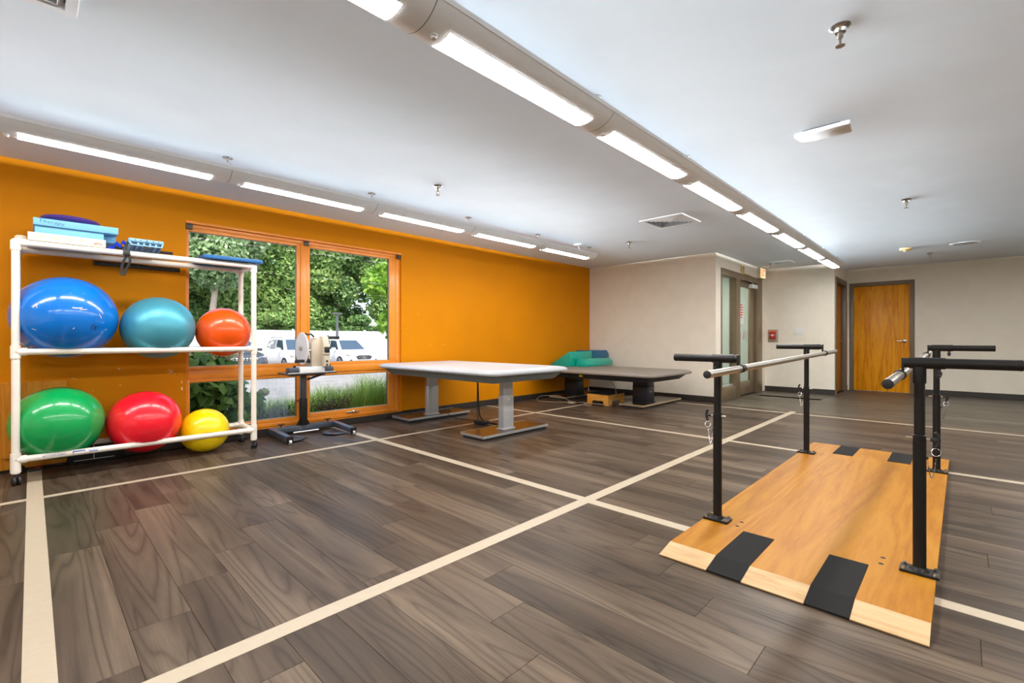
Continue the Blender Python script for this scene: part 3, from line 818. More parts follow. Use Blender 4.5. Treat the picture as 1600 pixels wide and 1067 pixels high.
def vent(cx_, cy_, hw, label, drop=0.012):
    t = thing('air_vent', label, 'vent', (cx_, cy_, H), 'square air vents in the ceiling')
    q = MB(); w = 0.042
    # sloped outer frame
    prof = [(hw, 0.0), (hw-0.006, -drop), (hw-w, -drop), (hw-w, -0.001)]
    vs = []; fs = []
    for r, z in prof: vs += [(cx_-r, cy_-r, H+z), (cx_+r, cy_-r, H+z), (cx_+r, cy_+r, H+z), (cx_-r, cy_+r, H+z)]
    for k in range(3):
        for i in range(4): fs.append((4*k+i, 4*k+(i+1) % 4, 4*k+4+(i+1) % 4, 4*k+4+i))
    q.raw(vs, fs); q.build('frame', M['white_metal'], t, 20)
    q = MB(); hi = hw-w; e = 0.004                       # sheet-metal duct going up into the slab
    for s in (-1, 1):
        q.box(cx_+s*hi-(e if s > 0 else 0), cx_+s*hi+(0 if s > 0 else e), cy_-hi, cy_+hi, H, H+0.30); q.box(cx_-hi, cx_+hi, cy_+s*hi-(e if s > 0 else 0), cy_+s*hi+(0 if s > 0 else e), H, H+0.30)
    q.box(cx_-hi, cx_+hi, cy_-hi, cy_+hi, H+0.30, H+0.345); q.build('duct', M['vent_dark'], t, 0)
    hi = hw-w; nring = 6
    for side in range(4):                 # each quarter carries its own slanted blades
        q = MB(); q.m = Matrix.Translation((cx_, cy_, H)) @ Matrix.Rotation(side*pi/2, 4, 'Z')
        for r in range(nring):
            a = hi*(1-r/nring)-0.004; b = a-hi/nring*0.55
            q.raw([(-a, -a, -0.002), (a, -a, -0.002), (b, -b, -drop), (-b, -b, -drop), (-a, -a, -0.0032), (a, -a, -0.0032), (b, -b, -drop-0.0012), (-b, -b, -drop-0.0012)],
                  [(0, 1, 2, 3), (7, 6, 5, 4), (0, 4, 5, 1), (1, 5, 6, 2), (2, 6, 7, 3), (3, 7, 4, 0)])
        q.build('louvre_blades', M['white_metal'], t, 0)
    return t
vent(5.243, 2.478, 0.262, 'square white air vent with four-way louvres over the gym floor')
vent(9.430, 2.340, 0.170, 'small square air vent near the exit sign')
vent(-0.130, 2.455, 0.270, 'deep square air vent cut by the frame edge above the left lamps', 0.030)
t = thing('wireless_unit', 'flat white wireless unit screwed to the ceiling', 'access point', (3.645, 0.66, H))
q = MB(); q.prism([(3.575, 0.505), (3.735, 0.515), (3.735, 0.72), (3.690, 0.80), (3.575, 0.815)], 'z', H-0.042, H-0.012, 0.008); q.build('shell', M['white_metal'], t)
q = MB(); q.box(3.60, 3.70, 0.56, 0.77, H-0.013, H); q.build('mounting_plate', M['black_plastic'], t)
q = MB(); q.box(3.7345, 3.7360, 0.56, 0.61, H-0.036, H-0.032); q.build('slot', M['black_plastic'], t, 0)
M['aged_cream'] = plain('aged_cream_plastic', srgb(214, 180, 110), 0.45)
t = thing('smoke_detector', 'yellowed round smoke detector on the ceiling', 'smoke detector', (9.33, 0.623, H))
q = MB(); q.lathe([(0, 0), (0.075, 0), (0.075, 0.012), (0.066, 0.030), (0.040, 0.036), (0, 0.036)], (9.33, 0.623, H), (0, 0, -1), 28); q.build('shell', M['aged_cream'], t)
q = MB(); q.lathe([(0, 0.036), (0.026, 0.036), (0.024, 0.048), (0, 0.050)], (9.33, 0.623, H), (0, 0, -1), 20); q.build('sensor_chamber', M['aged_cream'], t)
M['speaker_grey'] = plain('grey_speaker_grille', (0.42, 0.42, 0.43, 1), 0.6, var=0.15, nscale=400)
t = thing('ceiling_speaker', 'flat round grey ceiling speaker grille', 'speaker', (9.44, -0.03, H))
q = MB(); q.lathe([(0.130, 0), (0.165, 0), (0.163, 0.006), (0.140, 0.009), (0.130, 0.006)], (9.44, -0.03, H), (0, 0, -1), 36); q.build('ring', M['white_metal'], t)
q = MB(); q.lathe([(0, 0.001), (0.140, 0.001), (0.138, 0.006), (0, 0.010)], (9.44, -0.03, H), (0, 0, -1), 36); q.build('grille', M['speaker_grey'], t)

# ------------------------------------------------------------------ things on the far walls
M['exit_face'] = emit('exit_sign_face', srgb(255, 226, 176), 1.3)
M['exit_red'] = emit('exit_sign_letters', srgb(250, 90, 30), 1.1)
t = thing('exit_sign', 'lit exit sign with red letters above the glazed door', 'exit sign', (9.88, EY, 2.21))
q = MB(); q.box(9.735, 10.050, EY-0.058, EY, 2.200, 2.405, 0.005); q.build('case', plain('cream_sign_case', srgb(226, 212, 176), 0.4), t)
q = MB(); q.box(9.747, 10.038, EY-0.0605, EY-0.0570, 2.212, 2.393); q.build('lit_face', M['exit_face'], t, 0)
vs, fs = text_mesh('EXIT', 0.165, bold=0.004)
q = MB(); q.raw([(9.893+v[0]*0.66, EY-0.0612, 2.302+v[1]*1.12) for v in vs], fs); lab(q.build('letters', M['exit_red'], t, 0), 'red EXIT lettering')
t = thing('motion_sensor', 'small cream door sensor with dark eye above the glazed exit', 'sensor', (8.90, EY, 2.23))
q = MB(); q.box(8.80, 8.93, EY-0.022, EY, 2.225, 2.335, 0.008); q.build('case', M['aged_cream'], t)
q = MB(); q.cyl((8.90, EY-0.027, 2.300), (8.90, EY-0.021, 2.300), 0.018); q.cyl((8.90, EY-0.026, 2.250), (8.90, EY-0.021, 2.250), 0.013); q.build('eye', M['black_plastic'], t)
q = MB(); q.tube([(8.83, EY-0.012, 2.23), (8.95, EY-0.03, 2.205), (9.15, EY-0.03, 2.200), (9.30, EY-0.012, 2.207)], 0.010, 8); q.build('wire_cover', M['aged_cream'], t)
M['clear_cover'] = plain('cloudy_clear_plastic', srgb(168, 156, 140), 0.2, var=0.15)
M['alarm_red'] = plain('alarm_red', srgb(176, 40, 26), 0.4)
t = thing('fire_alarm_pull', 'red fire alarm pull under a clear cover beside the glazed door', 'fire alarm', (TX, 2.69, 0.97))
q = MB(); q.box(TX-0.012, TX, 2.600, 2.782, 0.965, 1.215, 0.010); q.build('clear_cover', M['clear_cover'], t)
q = MB(); q.box(TX-0.050, TX-0.012, 2.635, 2.745, 1.030, 1.150, 0.006); pb = q.build('pull_box', M['alarm_red'], t)
q = MB(); q.box(TX-0.056, TX-0.012, 2.622, 2.758, 1.152, 1.185, 0.006); q.build('hood', plain('orange_red_plastic', srgb(232, 78, 36), 0.3), t)
q = MB(); q.box(TX-0.056, TX-0.050, 2.660, 2.722, 1.100, 1.118, 0.001); q.box(TX-0.056, TX-0.050, 2.683, 2.699, 1.072, 1.100, 0.001); q.build('pull_bar', M['paper'], pb)
q = MB(); q.box(TX-0.0145, TX-0.012, 2.65, 2.73, 0.980, 0.988); q.build('print', M['alarm_red'], t, 0)
t = thing('light_switch', 'white three-gang light switch plate on the beige wall', 'light switch', (TX, 2.253, 1.18))
q = MB(); q.box(TX-0.006, TX, 2.172, 2.336, 1.120, 1.238, 0.003); q.build('plate', M['paper'], t)
for y in (2.212, 2.254, 2.296):
    q = MB(); q.box(TX-0.014, TX-0.005, y-0.005, y+0.005, 1.170, 1.190, 0.002); q.build('toggle', M['white_metal'], t)

# ------------------------------------------------------------------ parallel bars on their platform
PB = thing('parallel_bars', 'steel parallel bars with black posts on a birch plywood platform', 'parallel bars', (3.7, 0.55, 0))
PY0, PY1, PX0, PX1, PX2, PX3, PT = 0.077, 1.028, 2.062, 2.180, 5.240, 5.358, 0.032
q = MB(); q.prism([(PX1, 0.004), (PX2, 0.004), (PX2, PT), (PX1, PT)], 'y', PY0, PY1, 0.0008, 1); deck = q.build('deck', M['deck'], PB)
M['ply_edge'] = plain('plywood_edge', srgb(150, 118, 78), 0.6)
for sgn, xa, xb in ((1, PX0, PX1), (-1, PX3, PX2)):
    edges = [PY0, 0.294, 0.438, 0.666, 0.809, PY1]
    for y0, y1 in ((edges[0], edges[1]), (edges[2], edges[3]), (edges[4], edges[5])):
        q = MB(); q.prism([(xa, 0.003), (xb, 0.003), (xb, PT), (xa, 0.0075)], 'y', y0+0.0006, y1-0.0006); lab(q.build('ramp_strip', M['ramp_wood'], PB, 0), 'pale bare-wood ramp strip')
        q = MB(); q.box(min(xa, xa-sgn*0.0008), max(xa, xa-sgn*0.0008), y0+0.001, y1-0.001, 0.003, 0.0060); q.build('ply_edge', M['ply_edge'], PB, 0)
    for y0, y1 in ((edges[1], edges[2]), (edges[3], edges[4])):
        xe = 2.550 if sgn > 0 else 4.830
        q = MB(); th = 0.0022
        xs = [xa, xb, xe]; zs = [0.0075, PT, PT]
        n = 0; vs = []
        for x, z in zip(xs, zs):
            vs += [(x, y0, z-0.004), (x, y1, z-0.004), (x, y1, z+th), (x, y0, z+th)]
        q.raw(vs, [(0, 1, 2, 3), (8, 11, 10, 9)] + [(4*k+i, 4*k+4+i, 4*k+4+(i+1) % 4, 4*k+(i+1) % 4) for k in range(2) for i in range(4)])
        lab(q.build('grip_mat', M['mat_grip'], PB, 0), 'black non-slip grip strip')
for x, y in ((2.672, 0.856), (2.600, 0.856), (2.681, 0.257), (2.604, 0.257), (4.770, 0.866), (4.697, 0.866), (4.77, 0.247), (4.697, 0.247)):
    q = MB(); q.cyl((x, y, PT-0.001), (x, y, PT+0.0004), 0.010, n=14); q.build('painted_screw_hole', M['ink'], deck, 0)  # flat dark disc, the shade of an open screw hole painted in
def post(x, y, ysign, zt, zs, yin):
    """ysign +1: arm points to +y (left side)"""
    q = MB(); q.box(x-0.042, x+0.042, y-0.064, y+0.064, PT, PT+0.012, 0.003); pl = q.build('base_plate', M['black_coat'], PB)
    for dx in (-0.030, 0.030):
        for dy in (-0.050, 0.050):
            q = MB(); q.lathe([(0, 0), (0.009, 0), (0.009, 0.003), (0.0065, 0.003), (0.0065, 0.010), (0, 0.010)], (x+dx, y+dy, PT+0.012), (0, 0, 1), 8); q.build('bolt', M['chrome'], pl)
    q = MB(); q.lathe([(0.034, PT+0.012), (0.024, PT+0.024), (0.0225, PT+0.026), (0.0225, zs), (0.0195, zs+0.002)], (x, y, 0), (0, 0, 1), 22); lo = q.build('lower_post', M['black_coat'], PB)
    q = MB(); q.cyl((x, y, zs-0.05), (x, y, zt-0.02), 0.0185, n=22); q.lathe([(0.0225, zt-0.085), (0.0225, zt-0.015)], (x, y, 0), (0, 0, 1), 22); q.build('upper_post', M['black_coat'], PB)
    # cross tube: sleeve near the rail, arm outwards
    a0 = yin+ysign*0.020; a1 = yin+ysign*0.135; a2 = yin+ysign*0.352
    q = MB(); q.cyl((x, a0, zt), (x, a1, zt), 0.0240, n=22); sl = q.build('sleeve', M['black_coat'], PB)
    q = MB(); q.cyl((x, yin, zt), (x, a2-ysign*0.004, zt), 0.0210, n=22); q.lathe([(0.0210, 0), (0.0215, 0.001), (0.0215, 0.010), (0.018, 0.013), (0, 0.013)], (x, a2-ysign*0.012, zt), (0, ysign, 0), 22); q.build('arm', M['black_coat'], PB)
    ky = yin+ysign*0.115
    q = MB(); q.cyl((x, ky, zt-0.022), (x, ky, zt-0.036), 0.006, n=12); q.lathe([(0, 0.034), (0.010, 0.034), (0.010, 0.050), (0, 0.050)], (x, ky, zt), (0, 0, -1), 16); q.box(x-0.024, x+0.024, ky-0.007, ky+0.007, zt-0.058, zt-0.046, 0.003); q.build('clamp_knob', M['black_plastic'], sl)
    return lo
def rail_z(x): return 0.858+(x-2.16)*(0.911-0.858)/(5.17-2.16)
for x, y, sg, zt, zs, yin in ((2.62, 0.965, 1, 0.916, 0.615, 0.856), (4.70, 0.975, 1, 0.956, 0.607, 0.856), (2.62, 0.130, -1, 0.920, 0.615, 0.184), (4.70, 0.137, -1, 0.956, 0.610, 0.184)):
    lo = post(x, y, sg, zt, zs, yin)
    ry = 0.842 if sg > 0 else 0.194
    rz = rail_z(x)
    q = MB(); q.box(x-0.020, x+0.020, yin-0.004, yin+0.004, rz-0.005, zt+0.021, 0.002); q.cyl((x-0.022, ry, rail_z(x-0.022)), (x+0.022, ry, rail_z(x+0.022)), 0.0225, n=22); q.build('rail_clamp', M['black_coat'], PB)
    # pull pin with ring and bead chain on the outer side
    py = y+sg*0.022; pz = zs-0.014
    q = MB(); q.cyl((x, y-sg*0.044, pz), (x, py+sg*0.018, pz), 0.0045, n=10); pin = q.build('height_pin', M['steel'], lo)
    q = MB(); q.tube([(x, py+sg*0.012, pz), (x, py+sg*0.034, pz)], 0.008, 10)
    q.tube([(x, py+sg*0.028, pz+0.032), (x, py+sg*0.036, pz+0.018), (x, py+sg*0.038, pz), (x, py+sg*0.036, pz-0.018), (x, py+sg*0.028, pz-0.032)], 0.007, 10); q.build('t_handle', M['black_plastic'], pin)
    q = MB(); rc_ = (x, py+sg*0.030, pz-0.052); q.tube([(rc_[0]+0.006*sin(a*pi/8), rc_[1]+0.015*cos(a*pi/8), rc_[2]+0.015*sin(a*pi/8)) for a in range(16)], 0.0016, 6, True); q.build('ring', M['chrome'], pin)
    q = MB(); n = 34
    for i in range(n+1):
        u = i/n
        yy = py+sg*(0.030-0.026*u); zz = pz-0.068-0.085*sin(pi*u)**0.75-0.012*u
        q.sphere((x+0.004*sin(7*u), yy, zz), 0.0026, 6, 4)
    q.build('bead_chain', M['chrome'], pin)
    q = MB(); q.sphere((x, py+sg*0.002, pz-0.080), 0.006, 10, 6); q.build('chain_stud', M['black_plastic'], lo)
for ry in (0.842, 0.194):
    a, b = (2.160, ry, rail_z(2.160)), (5.170, ry, rail_z(5.170))
    q = MB(); q.cyl(a, b, 0.0180, n=28); r_ = lab(q.build('rail', M['steel'], PB), 'brushed steel hand rail')
    for (x, y, z), s in ((a, -1), (b, 1)):
        q = MB(); q.lathe([(0, 0.0025), (0.014, 0.0025), (0.0183, 0.001), (0.0183, -0.002)], (x, y, z), (s, 0, 0.0176*s), 24); q.build('end_cap', M['black_plastic'], r_)

# ------------------------------------------------------------------ treatment tables
M['white_vinyl'] = plain('white_vinyl', (0.50, 0.52, 0.54, 1), 0.36, var=0.015, bump=0.03)
M['grey_vinyl'] = plain('grey_vinyl', srgb(128, 120, 110), 0.42, var=0.03, bump=0.04)
M['slate_apron'] = plain('slate_laminate', srgb(122, 134, 134), 0.35, var=0.08)
M['charcoal_apron'] = plain('charcoal_laminate', srgb(48, 52, 58), 0.4, var=0.08)
M['walnut_top'] = plain('dark_walnut_laminate', (0.055, 0.028, 0.016, 1), 0.22, var=0.15)
M['navy_paint'] = plain('dark_navy_paint', (0.016, 0.019, 0.026, 1), 0.4)
M['chipped_edge'] = plain('chipped_alu_edge', srgb(170, 150, 120), 0.5, 0.2, var=0.5, nscale=90)
M['silver_paint'] = plain('silver_grey_paint', (0.55, 0.56, 0.57, 1), 0.35, 0.4, var=0.03)
def frustum(q, x0, x1, y0, y1, z0, z1, t0, t1):
    """t0 inset at the bottom, t1 inset at the top"""
    vs = [(x0+t0, y0+t0, z0), (x1-t0, y0+t0, z0), (x1-t0, y1-t0, z0), (x0+t0, y1-t0, z0), (x0+t1, y0+t1, z1), (x1-t1, y0+t1, z1), (x1-t1, y1-t1, z1), (x0+t1, y1-t1, z1)]
    q.raw(vs, [(3, 2, 1, 0), (4, 5, 6, 7), (0, 1, 5, 4), (1, 2, 6, 5), (2, 3, 7, 6), (3, 0, 4, 7)])
def pad(x0, x1, y0, y1, z0, z1, r=0.09, crown=0.012):
    """upholstered pad: rounded corners, bulging edge, slight crown"""
    q = MB(); nseg = 8; rings = []
    prof = [(0.030, 0.0), (0.006, 0.12), (0.0, 0.38), (0.010, 0.66), (0.040, 0.88), (0.095, 0.98), (0.20, 1.0)]
    def ring(ins, z):
        pts = []
        rr = max(0.02, r-ins*0.5)
        for cx_, cy_, a0 in ((x1-ins-rr, y1-ins-rr, 0), (x0+ins+rr, y1-ins-rr, 90), (x0+ins+rr, y0+ins+rr, 180), (x1-ins-rr, y0+ins+rr, 270)):
            for i in range(nseg+1):
                a = radians(a0+90*i/nseg); pts.append((cx_+rr*cos(a), cy_+rr*sin(a), z))
        return pts
    vs = []; fs = []
    for ins, t in prof: rings.append(len(vs)); vs += ring(ins, z0+(z1-z0)*t)
    n = 4*(nseg+1)
    for a, b in zip(rings, rings[1:]):
        for i in range(n): fs.append((a+i, a+(i+1) % n, b+(i+1) % n, b+i))
    fs.append(tuple(range(n-1, -1, -1))); fs.append(tuple(rings[-1]+i for i in range(n)))
    return q.raw(vs, fs)
def column(t, x0, x1, y0, y1, z0, zm, z1, mat, step=0.006):
    q = MB(); q.box(x0-0.014, x1+0.014, y0-0.014, y1+0.014, z0, z0+0.010, 0.002); c = q.build('column', mat, t)
    q = MB(); q.box(x0, x1, y0, y1, z0+0.010, zm, 0.004); q.build('lower_stage', mat, c)
    q = MB(); q.box(x0+step, x1-step, y0+step, y1-step, zm, z1, 0.004); q.build('upper_stage', mat, c)
    q = MB(); q.cyl((x0-0.001, y0+0.018, zm-0.03), (x0+0.002, y0+0.018, zm-0.03), 0.004, n=10); q.build('screw', M['dark_steel'], c)
    return c
def sled(t, x0, x1, y0, y1, edge):
    q = MB(); q.box(x0+0.02, x1-0.02, y0+0.02, y1-0.02, 0.0, 0.030); b = q.build('foot', M['rubber'], t)
    q = MB(); q.box(x0, x1, y0, y1, 0.030, 0.056, 0.001, 1); q.build('foot_top', M['walnut_top'], b)
    q = MB(); e = 0.0012
    q.box(x0-e, x1+e, y0-e, y0, 0.031, 0.058); q.box(x0-e, x0, y0, y1, 0.031, 0.058); q.box(x1, x1+e, y0, y1, 0.031, 0.058); q.box(x0-e, x1+e, y1, y1+e, 0.031, 0.058)
    q.build('foot_edging', edge, b, 0)
WT = thing('treatment_table', 'large white padded treatment table on two silver columns', 'table', (3.58, 4.2, 0), 'height-adjustable treatment tables')
pad(2.975, 4.175, 3.125, 5.215, 0.668, 0.728).build('pad', M['white_vinyl'], WT, 50)
q = MB(); frustum(q, 2.985, 4.165, 3.135, 5.205, 0.590, 0.674, 0.125, 0.050); q.build('apron', M['slate_apron'], WT, 0)
column(WT, 3.505, 3.660, 3.515, 3.595, 0.056, 0.42, 0.592, M['silver_paint']); column(WT, 3.535, 3.690, 4.900, 4.980, 0.056, 0.42, 0.592, M['silver_paint'])
sled(WT, 3.115, 4.115, 3.405, 3.760, M['alu']); sled(WT, 3.180, 4.150, 4.815, 5.190, M['alu'])
q = MB(); q.box(3.56, 3.60, 3.5135, 3.5150, 0.365, 0.395); lab(q.build('rating_label', M['paper'], WT, 0), 'small white label')
GT = thing('treatment_table', 'low grey padded treatment table against the beige wall', 'table', (6.6, 4.1, 0), 'height-adjustable treatment tables')
pad(5.800, 7.140, 2.985, 5.215, 0.490, 0.555).build('pad', M['grey_vinyl'], GT, 50)
q = MB(); frustum(q, 5.810, 7.130, 2.995, 5.205, 0.412, 0.497, 0.150, 0.060); q.build('apron', M['charcoal_apron'], GT, 0)
column(GT, 6.480, 6.700, 3.420, 3.670, 0.056, 0.30, 0.414, M['navy_paint'], 0.002); column(GT, 6.480, 6.700, 4.740, 4.990, 0.056, 0.30, 0.414, M['navy_paint'], 0.002)
sled(GT, 6.190, 7.450, 3.330, 3.730, M['chipped_edge']); sled(GT, 6.190, 7.450, 4.760, 5.100, M['chipped_edge'])
q = MB(); q.box(5.895, 5.920, 4.20, 4.26, 0.445, 0.472); lab(q.build('sticker', plain('yellow_sticker', srgb(250, 214, 20), 0.4), GT, 0), 'yellow sticker')
q = MB(); q.cyl((6.58, 3.4195, 0.22), (6.58, 3.4175, 0.22), 0.012, n=12); q.build('screw_cap', M['paper'], GT)
q = MB(); q.tube([(6.30, 4.35, 0.415), (6.20, 4.30, 0.30), (6.18, 4.28, 0.20)], 0.004, 6); q.build('hanging_cord', M['alu'], GT)
# bolsters on the grey table
M['teal_vinyl'] = plain('teal_vinyl', (0.004, 0.36, 0.27, 1), 0.26, var=0.05, coat=0.15)
M['blue_vinyl'] = plain('deep_blue_vinyl', (0.004, 0.115, 0.24, 1), 0.3, var=0.05)
ZT = 0.556
t = thing('foam_wedge', 'large teal vinyl foam wedge sloping down to the orange wall', 'wedge cushion', (6.72, 5.0, ZT), 'foam positioning cushions')
q = MB(); q.prism([(4.800, ZT), (5.245, ZT), (5.245, ZT+0.022), (4.835, ZT+0.255), (4.800, ZT+0.255)], 'x', 6.40, 7.05, 0.014, 3); q.build('cushion', M['teal_vinyl'], t, 40)
q = MB(); q.tube([(6.41, 4.797, ZT+0.120), (7.04, 4.797, ZT+0.120)], 0.003, 6); q.build('seam', M['teal_vinyl'], t)
def half_round(x0, x1, yc, w, h, z):
    pr = [(yc-w/2, z), (yc+w/2, z)] + [(yc+w/2*cos(a), z+0.35*h+0.65*h*sin(a)) for a in [radians(d) for d in range(0, 181, 12)]]
    q = MB(); q.prism(pr, 'x', x0, x1, 0.008, 2); return q
t = thing('half_round_bolster', 'small teal half-round bolster in front of the wedge', 'bolster', (6.97, 4.68, ZT), 'foam positioning cushions')
half_round(6.53, 7.38, 4.685, 0.21, 0.135, ZT).build('cushion', M['teal_vinyl'], t, 40)
t = thing('half_round_bolster', 'deep blue bolster standing behind the small teal bolster', 'bolster', (7.3, 4.95, ZT), 'foam positioning cushions')
q = MB(); q.prism([(7.075, ZT), (7.60, ZT), (7.60, ZT+0.190), (7.54, ZT+0.265), (7.11, ZT+0.265), (7.075, ZT+0.235)], 'y', 4.80, 5.20, 0.018, 3); q.build('cushion', M['blue_vinyl'], t, 40)
# step stool and controls under the grey table
t = thing('step_stool', 'low oak step stool with black non-slip top under the grey table', 'stool', (6.36, 4.07, 0))
sx0, sx1, sy0, sy1, sz = 6.13, 6.60, 3.885, 4.270, 0.165
q = MB()
side = lambda a, b: [(a, 0), (a+0.075, 0), (a+0.100, 0.070), (b-0.100, 0.070), (b-0.075, 0), (b, 0), (b, sz), (a, sz)]
q = MB(); q.prism(side(sy0, sy1), 'x', sx0, sx0+0.020); q.build('end_panel', M['stool_wood'], t, 0)
q = MB(); q.prism(side(sy0, sy1), 'x', sx1-0.020, sx1); q.build('end_panel', M['stool_wood'], t, 0)
q = MB(); q.prism(side(sx0+0.02, sx1-0.02), 'y', sy0, sy0+0.020); q.build('side_panel', M['stool_wood'], t, 0)
q = MB(); q.prism(side(sx0+0.02, sx1-0.02), 'y', sy1-0.020, sy1); q.build('side_panel', M['stool_wood'], t, 0)
q = MB(); q.box(sx0-0.004, sx1+0.004, sy0-0.004, sy1+0.004, sz, sz+0.016, 0.003); q.build('tread', M['mat_grip'], t)
M['grey_cable'] = plain('grey_cable', srgb(168, 152, 128), 0.5)
t = thing('hand_control', 'grey hand control with coiled grey cord on floor under the grey table', 'hand control', (6.0, 4.45, 0))
q = MB(); q.box(5.92, 6.02, 4.40, 4.50, 0.004, 0.035, 0.008); q.build('handset', M['grey_cable'], t)
import itertools
def loopy(pts, n=6):
    """smooth curve through points (Catmull-Rom)"""
    P = [Vector(p) for p in pts]; P = [P[0]]+P+[P[-1]]; out = []
    for i in range(1, len(P)-2):
        for k in range(n):
            s = k/n; a, b, c, d_ = P[i-1], P[i], P[i+1], P[i+2]
            out.append(0.5*((2*b)+(c-a)*s+(2*a-5*b+4*c-d_)*s*s+(3*b-a-3*c+d_)*s**3))
    out.append(P[-2]); return out
q = MB(); q.tube(loopy([(5.97, 4.50, 0.02), (5.90, 4.75, 0.006), (5.85, 5.05, 0.006), (6.05, 5.18, 0.05), (6.25, 4.95, 0.062), (6.12, 4.62, 0.02), (6.00, 4.46, 0.03)]), 0.005, 6)
q.tube(loopy([(6.02, 4.42, 0.02), (6.08, 4.28, 0.025), (6.07, 4.15, 0.006), (5.96, 4.10, 0.006), (5.98, 4.25, 0.006), (6.05, 4.20, 0.02), (6.05, 4.02, 0.03), (6.08, 3.86, 0.03), (6.16, 3.86, 0.09), (6.30, 3.86, 0.16), (6.32, 3.87, 0.23), (6.28, 3.87, 0.30), (6.30, 4.00, 0.415)]), 0.005, 6)
q.build('cord', M['grey_cable'], t)
# supply box under the white table
t = thing('power_supply', 'black power supply with looped cables on floor under the white table', 'power supply', (3.79, 4.2, 0))
q = MB(); q.box(3.735, 3.835, 4.09, 4.26, 0.001, 0.045, 0.006); q.build('case', M['black_plastic'], t)
q = MB(); q.tube(loopy([(3.79, 4.24, 0.04), (3.80, 4.27, 0.15), (3.83, 4.30, 0.40), (3.85, 4.32, 0.592)]), 0.006, 8)
q.tube(loopy([(3.78, 4.12, 0.04), (3.74, 4.16, 0.12), (3.72, 4.16, 0.35), (3.72, 4.17, 0.592)]), 0.008, 8)
q.tube(loopy([(3.76, 4.10, 0.03), (3.80, 3.98, 0.03), (3.86, 3.93, 0.012), (3.84, 3.98, 0.01), (3.78, 4.06, 0.03)]), 0.007, 8)
q.tube(loopy([(3.79, 4.26, 0.02), (3.84, 4.48, 0.008), (3.80, 4.70, 0.008), (3.76, 4.83, 0.066), (3.72, 4.95, 0.066), (3.85, 5.04, 0.066), (3.95, 4.98, 0.066), (3.80, 4.90, 0.068)]), 0.004, 6)
q.build('cable', M['black_plastic'], t)

# ------------------------------------------------------------------ ball rack of plastic pipe
RX0, RX1, RF, RB = -0.075, 1.448, 4.760, 5.145
ZTOP, ZMID, ZBOT, PR, FR = 1.702, 0.932, 0.176, 0.0222, 0.0275
RK = thing('ball_rack', 'two-tier rolling ball rack of ivory plastic pipe', 'rack', (0.69, 4.95, 0))
for x in (RX0, RX1):
    for y in (RF, RB):
        q = MB(); q.cyl((x, y, 0.080), (x, y, ZTOP), PR, n=20); po = q.build('upright', M['pvc'], RK)
        sx = 1 if x == RX0 else -1; sy = 1 if y == RF else -1
        for z in (ZTOP, ZMID, ZBOT):
            q = MB()
            if z == ZTOP: q.cyl((x, y, ZTOP-0.055), (x, y, ZTOP), FR, n=20); q.sphere((x, y, ZTOP), FR, 20, 12)
            else: q.cyl((x, y, z-0.045 if z != ZBOT else 0.088), (x, y, z+0.045), FR, n=20)
            q.cyl((x, y, z), (x+sx*0.055, y, z), FR, n=20)
            q.cyl((x, y, z), (x, y+sy*0.050, z), FR, n=20)
            q.build('pipe_fitting', M['pvc'], po)
        # caster
        ang = {(RX0, RF): radians(15), (RX1, RF): radians(150), (RX1, RB): radians(120), (RX0, RB): radians(70)}[(x, y)]
        ca, sa = cos(ang), sin(ang)
        q = MB(); q.cyl((x, y, 0.052), (x, y, 0.092), 0.011, n=14); q.box(x-0.014, x+0.014, y-0.014, y+0.014, 0.05, 0.066, 0.004)
        ct = q.build('caster', M['black_plastic'], RK)
        wx, wy = x-0.012*sa*-1, y-0.012*ca
        q = MB()
        for s in (-1, 1):
            c0 = (wx+ca*s*0.005, wy+sa*s*0.005, 0.031)
            q.lathe([(0, 0), (0.028, 0), (0.031, 0.003), (0.031, 0.014), (0.024, 0.019), (0, 0.020)], c0, (ca*s, sa*s, 0), 24)
        q.build('wheel', M['black_plastic'], ct)
        q = MB(); q.tube([(wx, wy, 0.05), (wx-0.03*sa, wy+0.03*ca, 0.042), (wx-0.042*sa, wy+0.042*ca, 0.032)], 0.004, 6); q.build('brake_lever', M['black_plastic'], ct)
for z in (ZTOP, ZMID, ZBOT):
    for y in (RF, RB):
        q = MB(); q.cyl((RX0, y, z), (RX1, y, z), PR, n=20); bar = q.build('shelf_bar', M['pvc'], RK)
        if z == ZBOT and y == RF:
            vs, fs = text_mesh('BOTTOM SHELF', 0.017)
            q = MB(); q.raw([(0.118+v[0], RF-(PR+0.0006)*cos(0.15+v[1]/PR), ZBOT+(PR+0.0006)*sin(0.15+v[1]/PR)) for v in vs], fs)
            lab(q.build('print', M['blue_ink'], bar, 0), 'blue printed words BOTTOM SHELF')
            q = MB(); n = 5
            for x0, x1, a0, a1 in ((0.215, 0.285, 0.35, 0.75), (0.215, 0.222, -0.1, 0.3), (0.30, 0.36, 0.45, 0.6), (0.305, 0.355, -0.1, 0.2)):
                vs = []
                for i in range(n+1):
                    a = a0+(a1-a0)*i/n; vs += [(x0, RF-(PR+0.0006)*cos(a), ZBOT+(PR+0.0006)*sin(a)), (x1, RF-(PR+0.0006)*cos(a), ZBOT+(PR+0.0006)*sin(a))]
                q.raw(vs, [(2*i, 2*i+1, 2*i+3, 2*i+2) for i in range(n)])
            q.build('print', M['blue_ink'], bar, 0)
    for x in (RX0, RX1):
        q = MB(); q.cyl((x, RF, z), (x, RB, z), PR, n=20); q.build('side_bar', M['pvc'], RK)

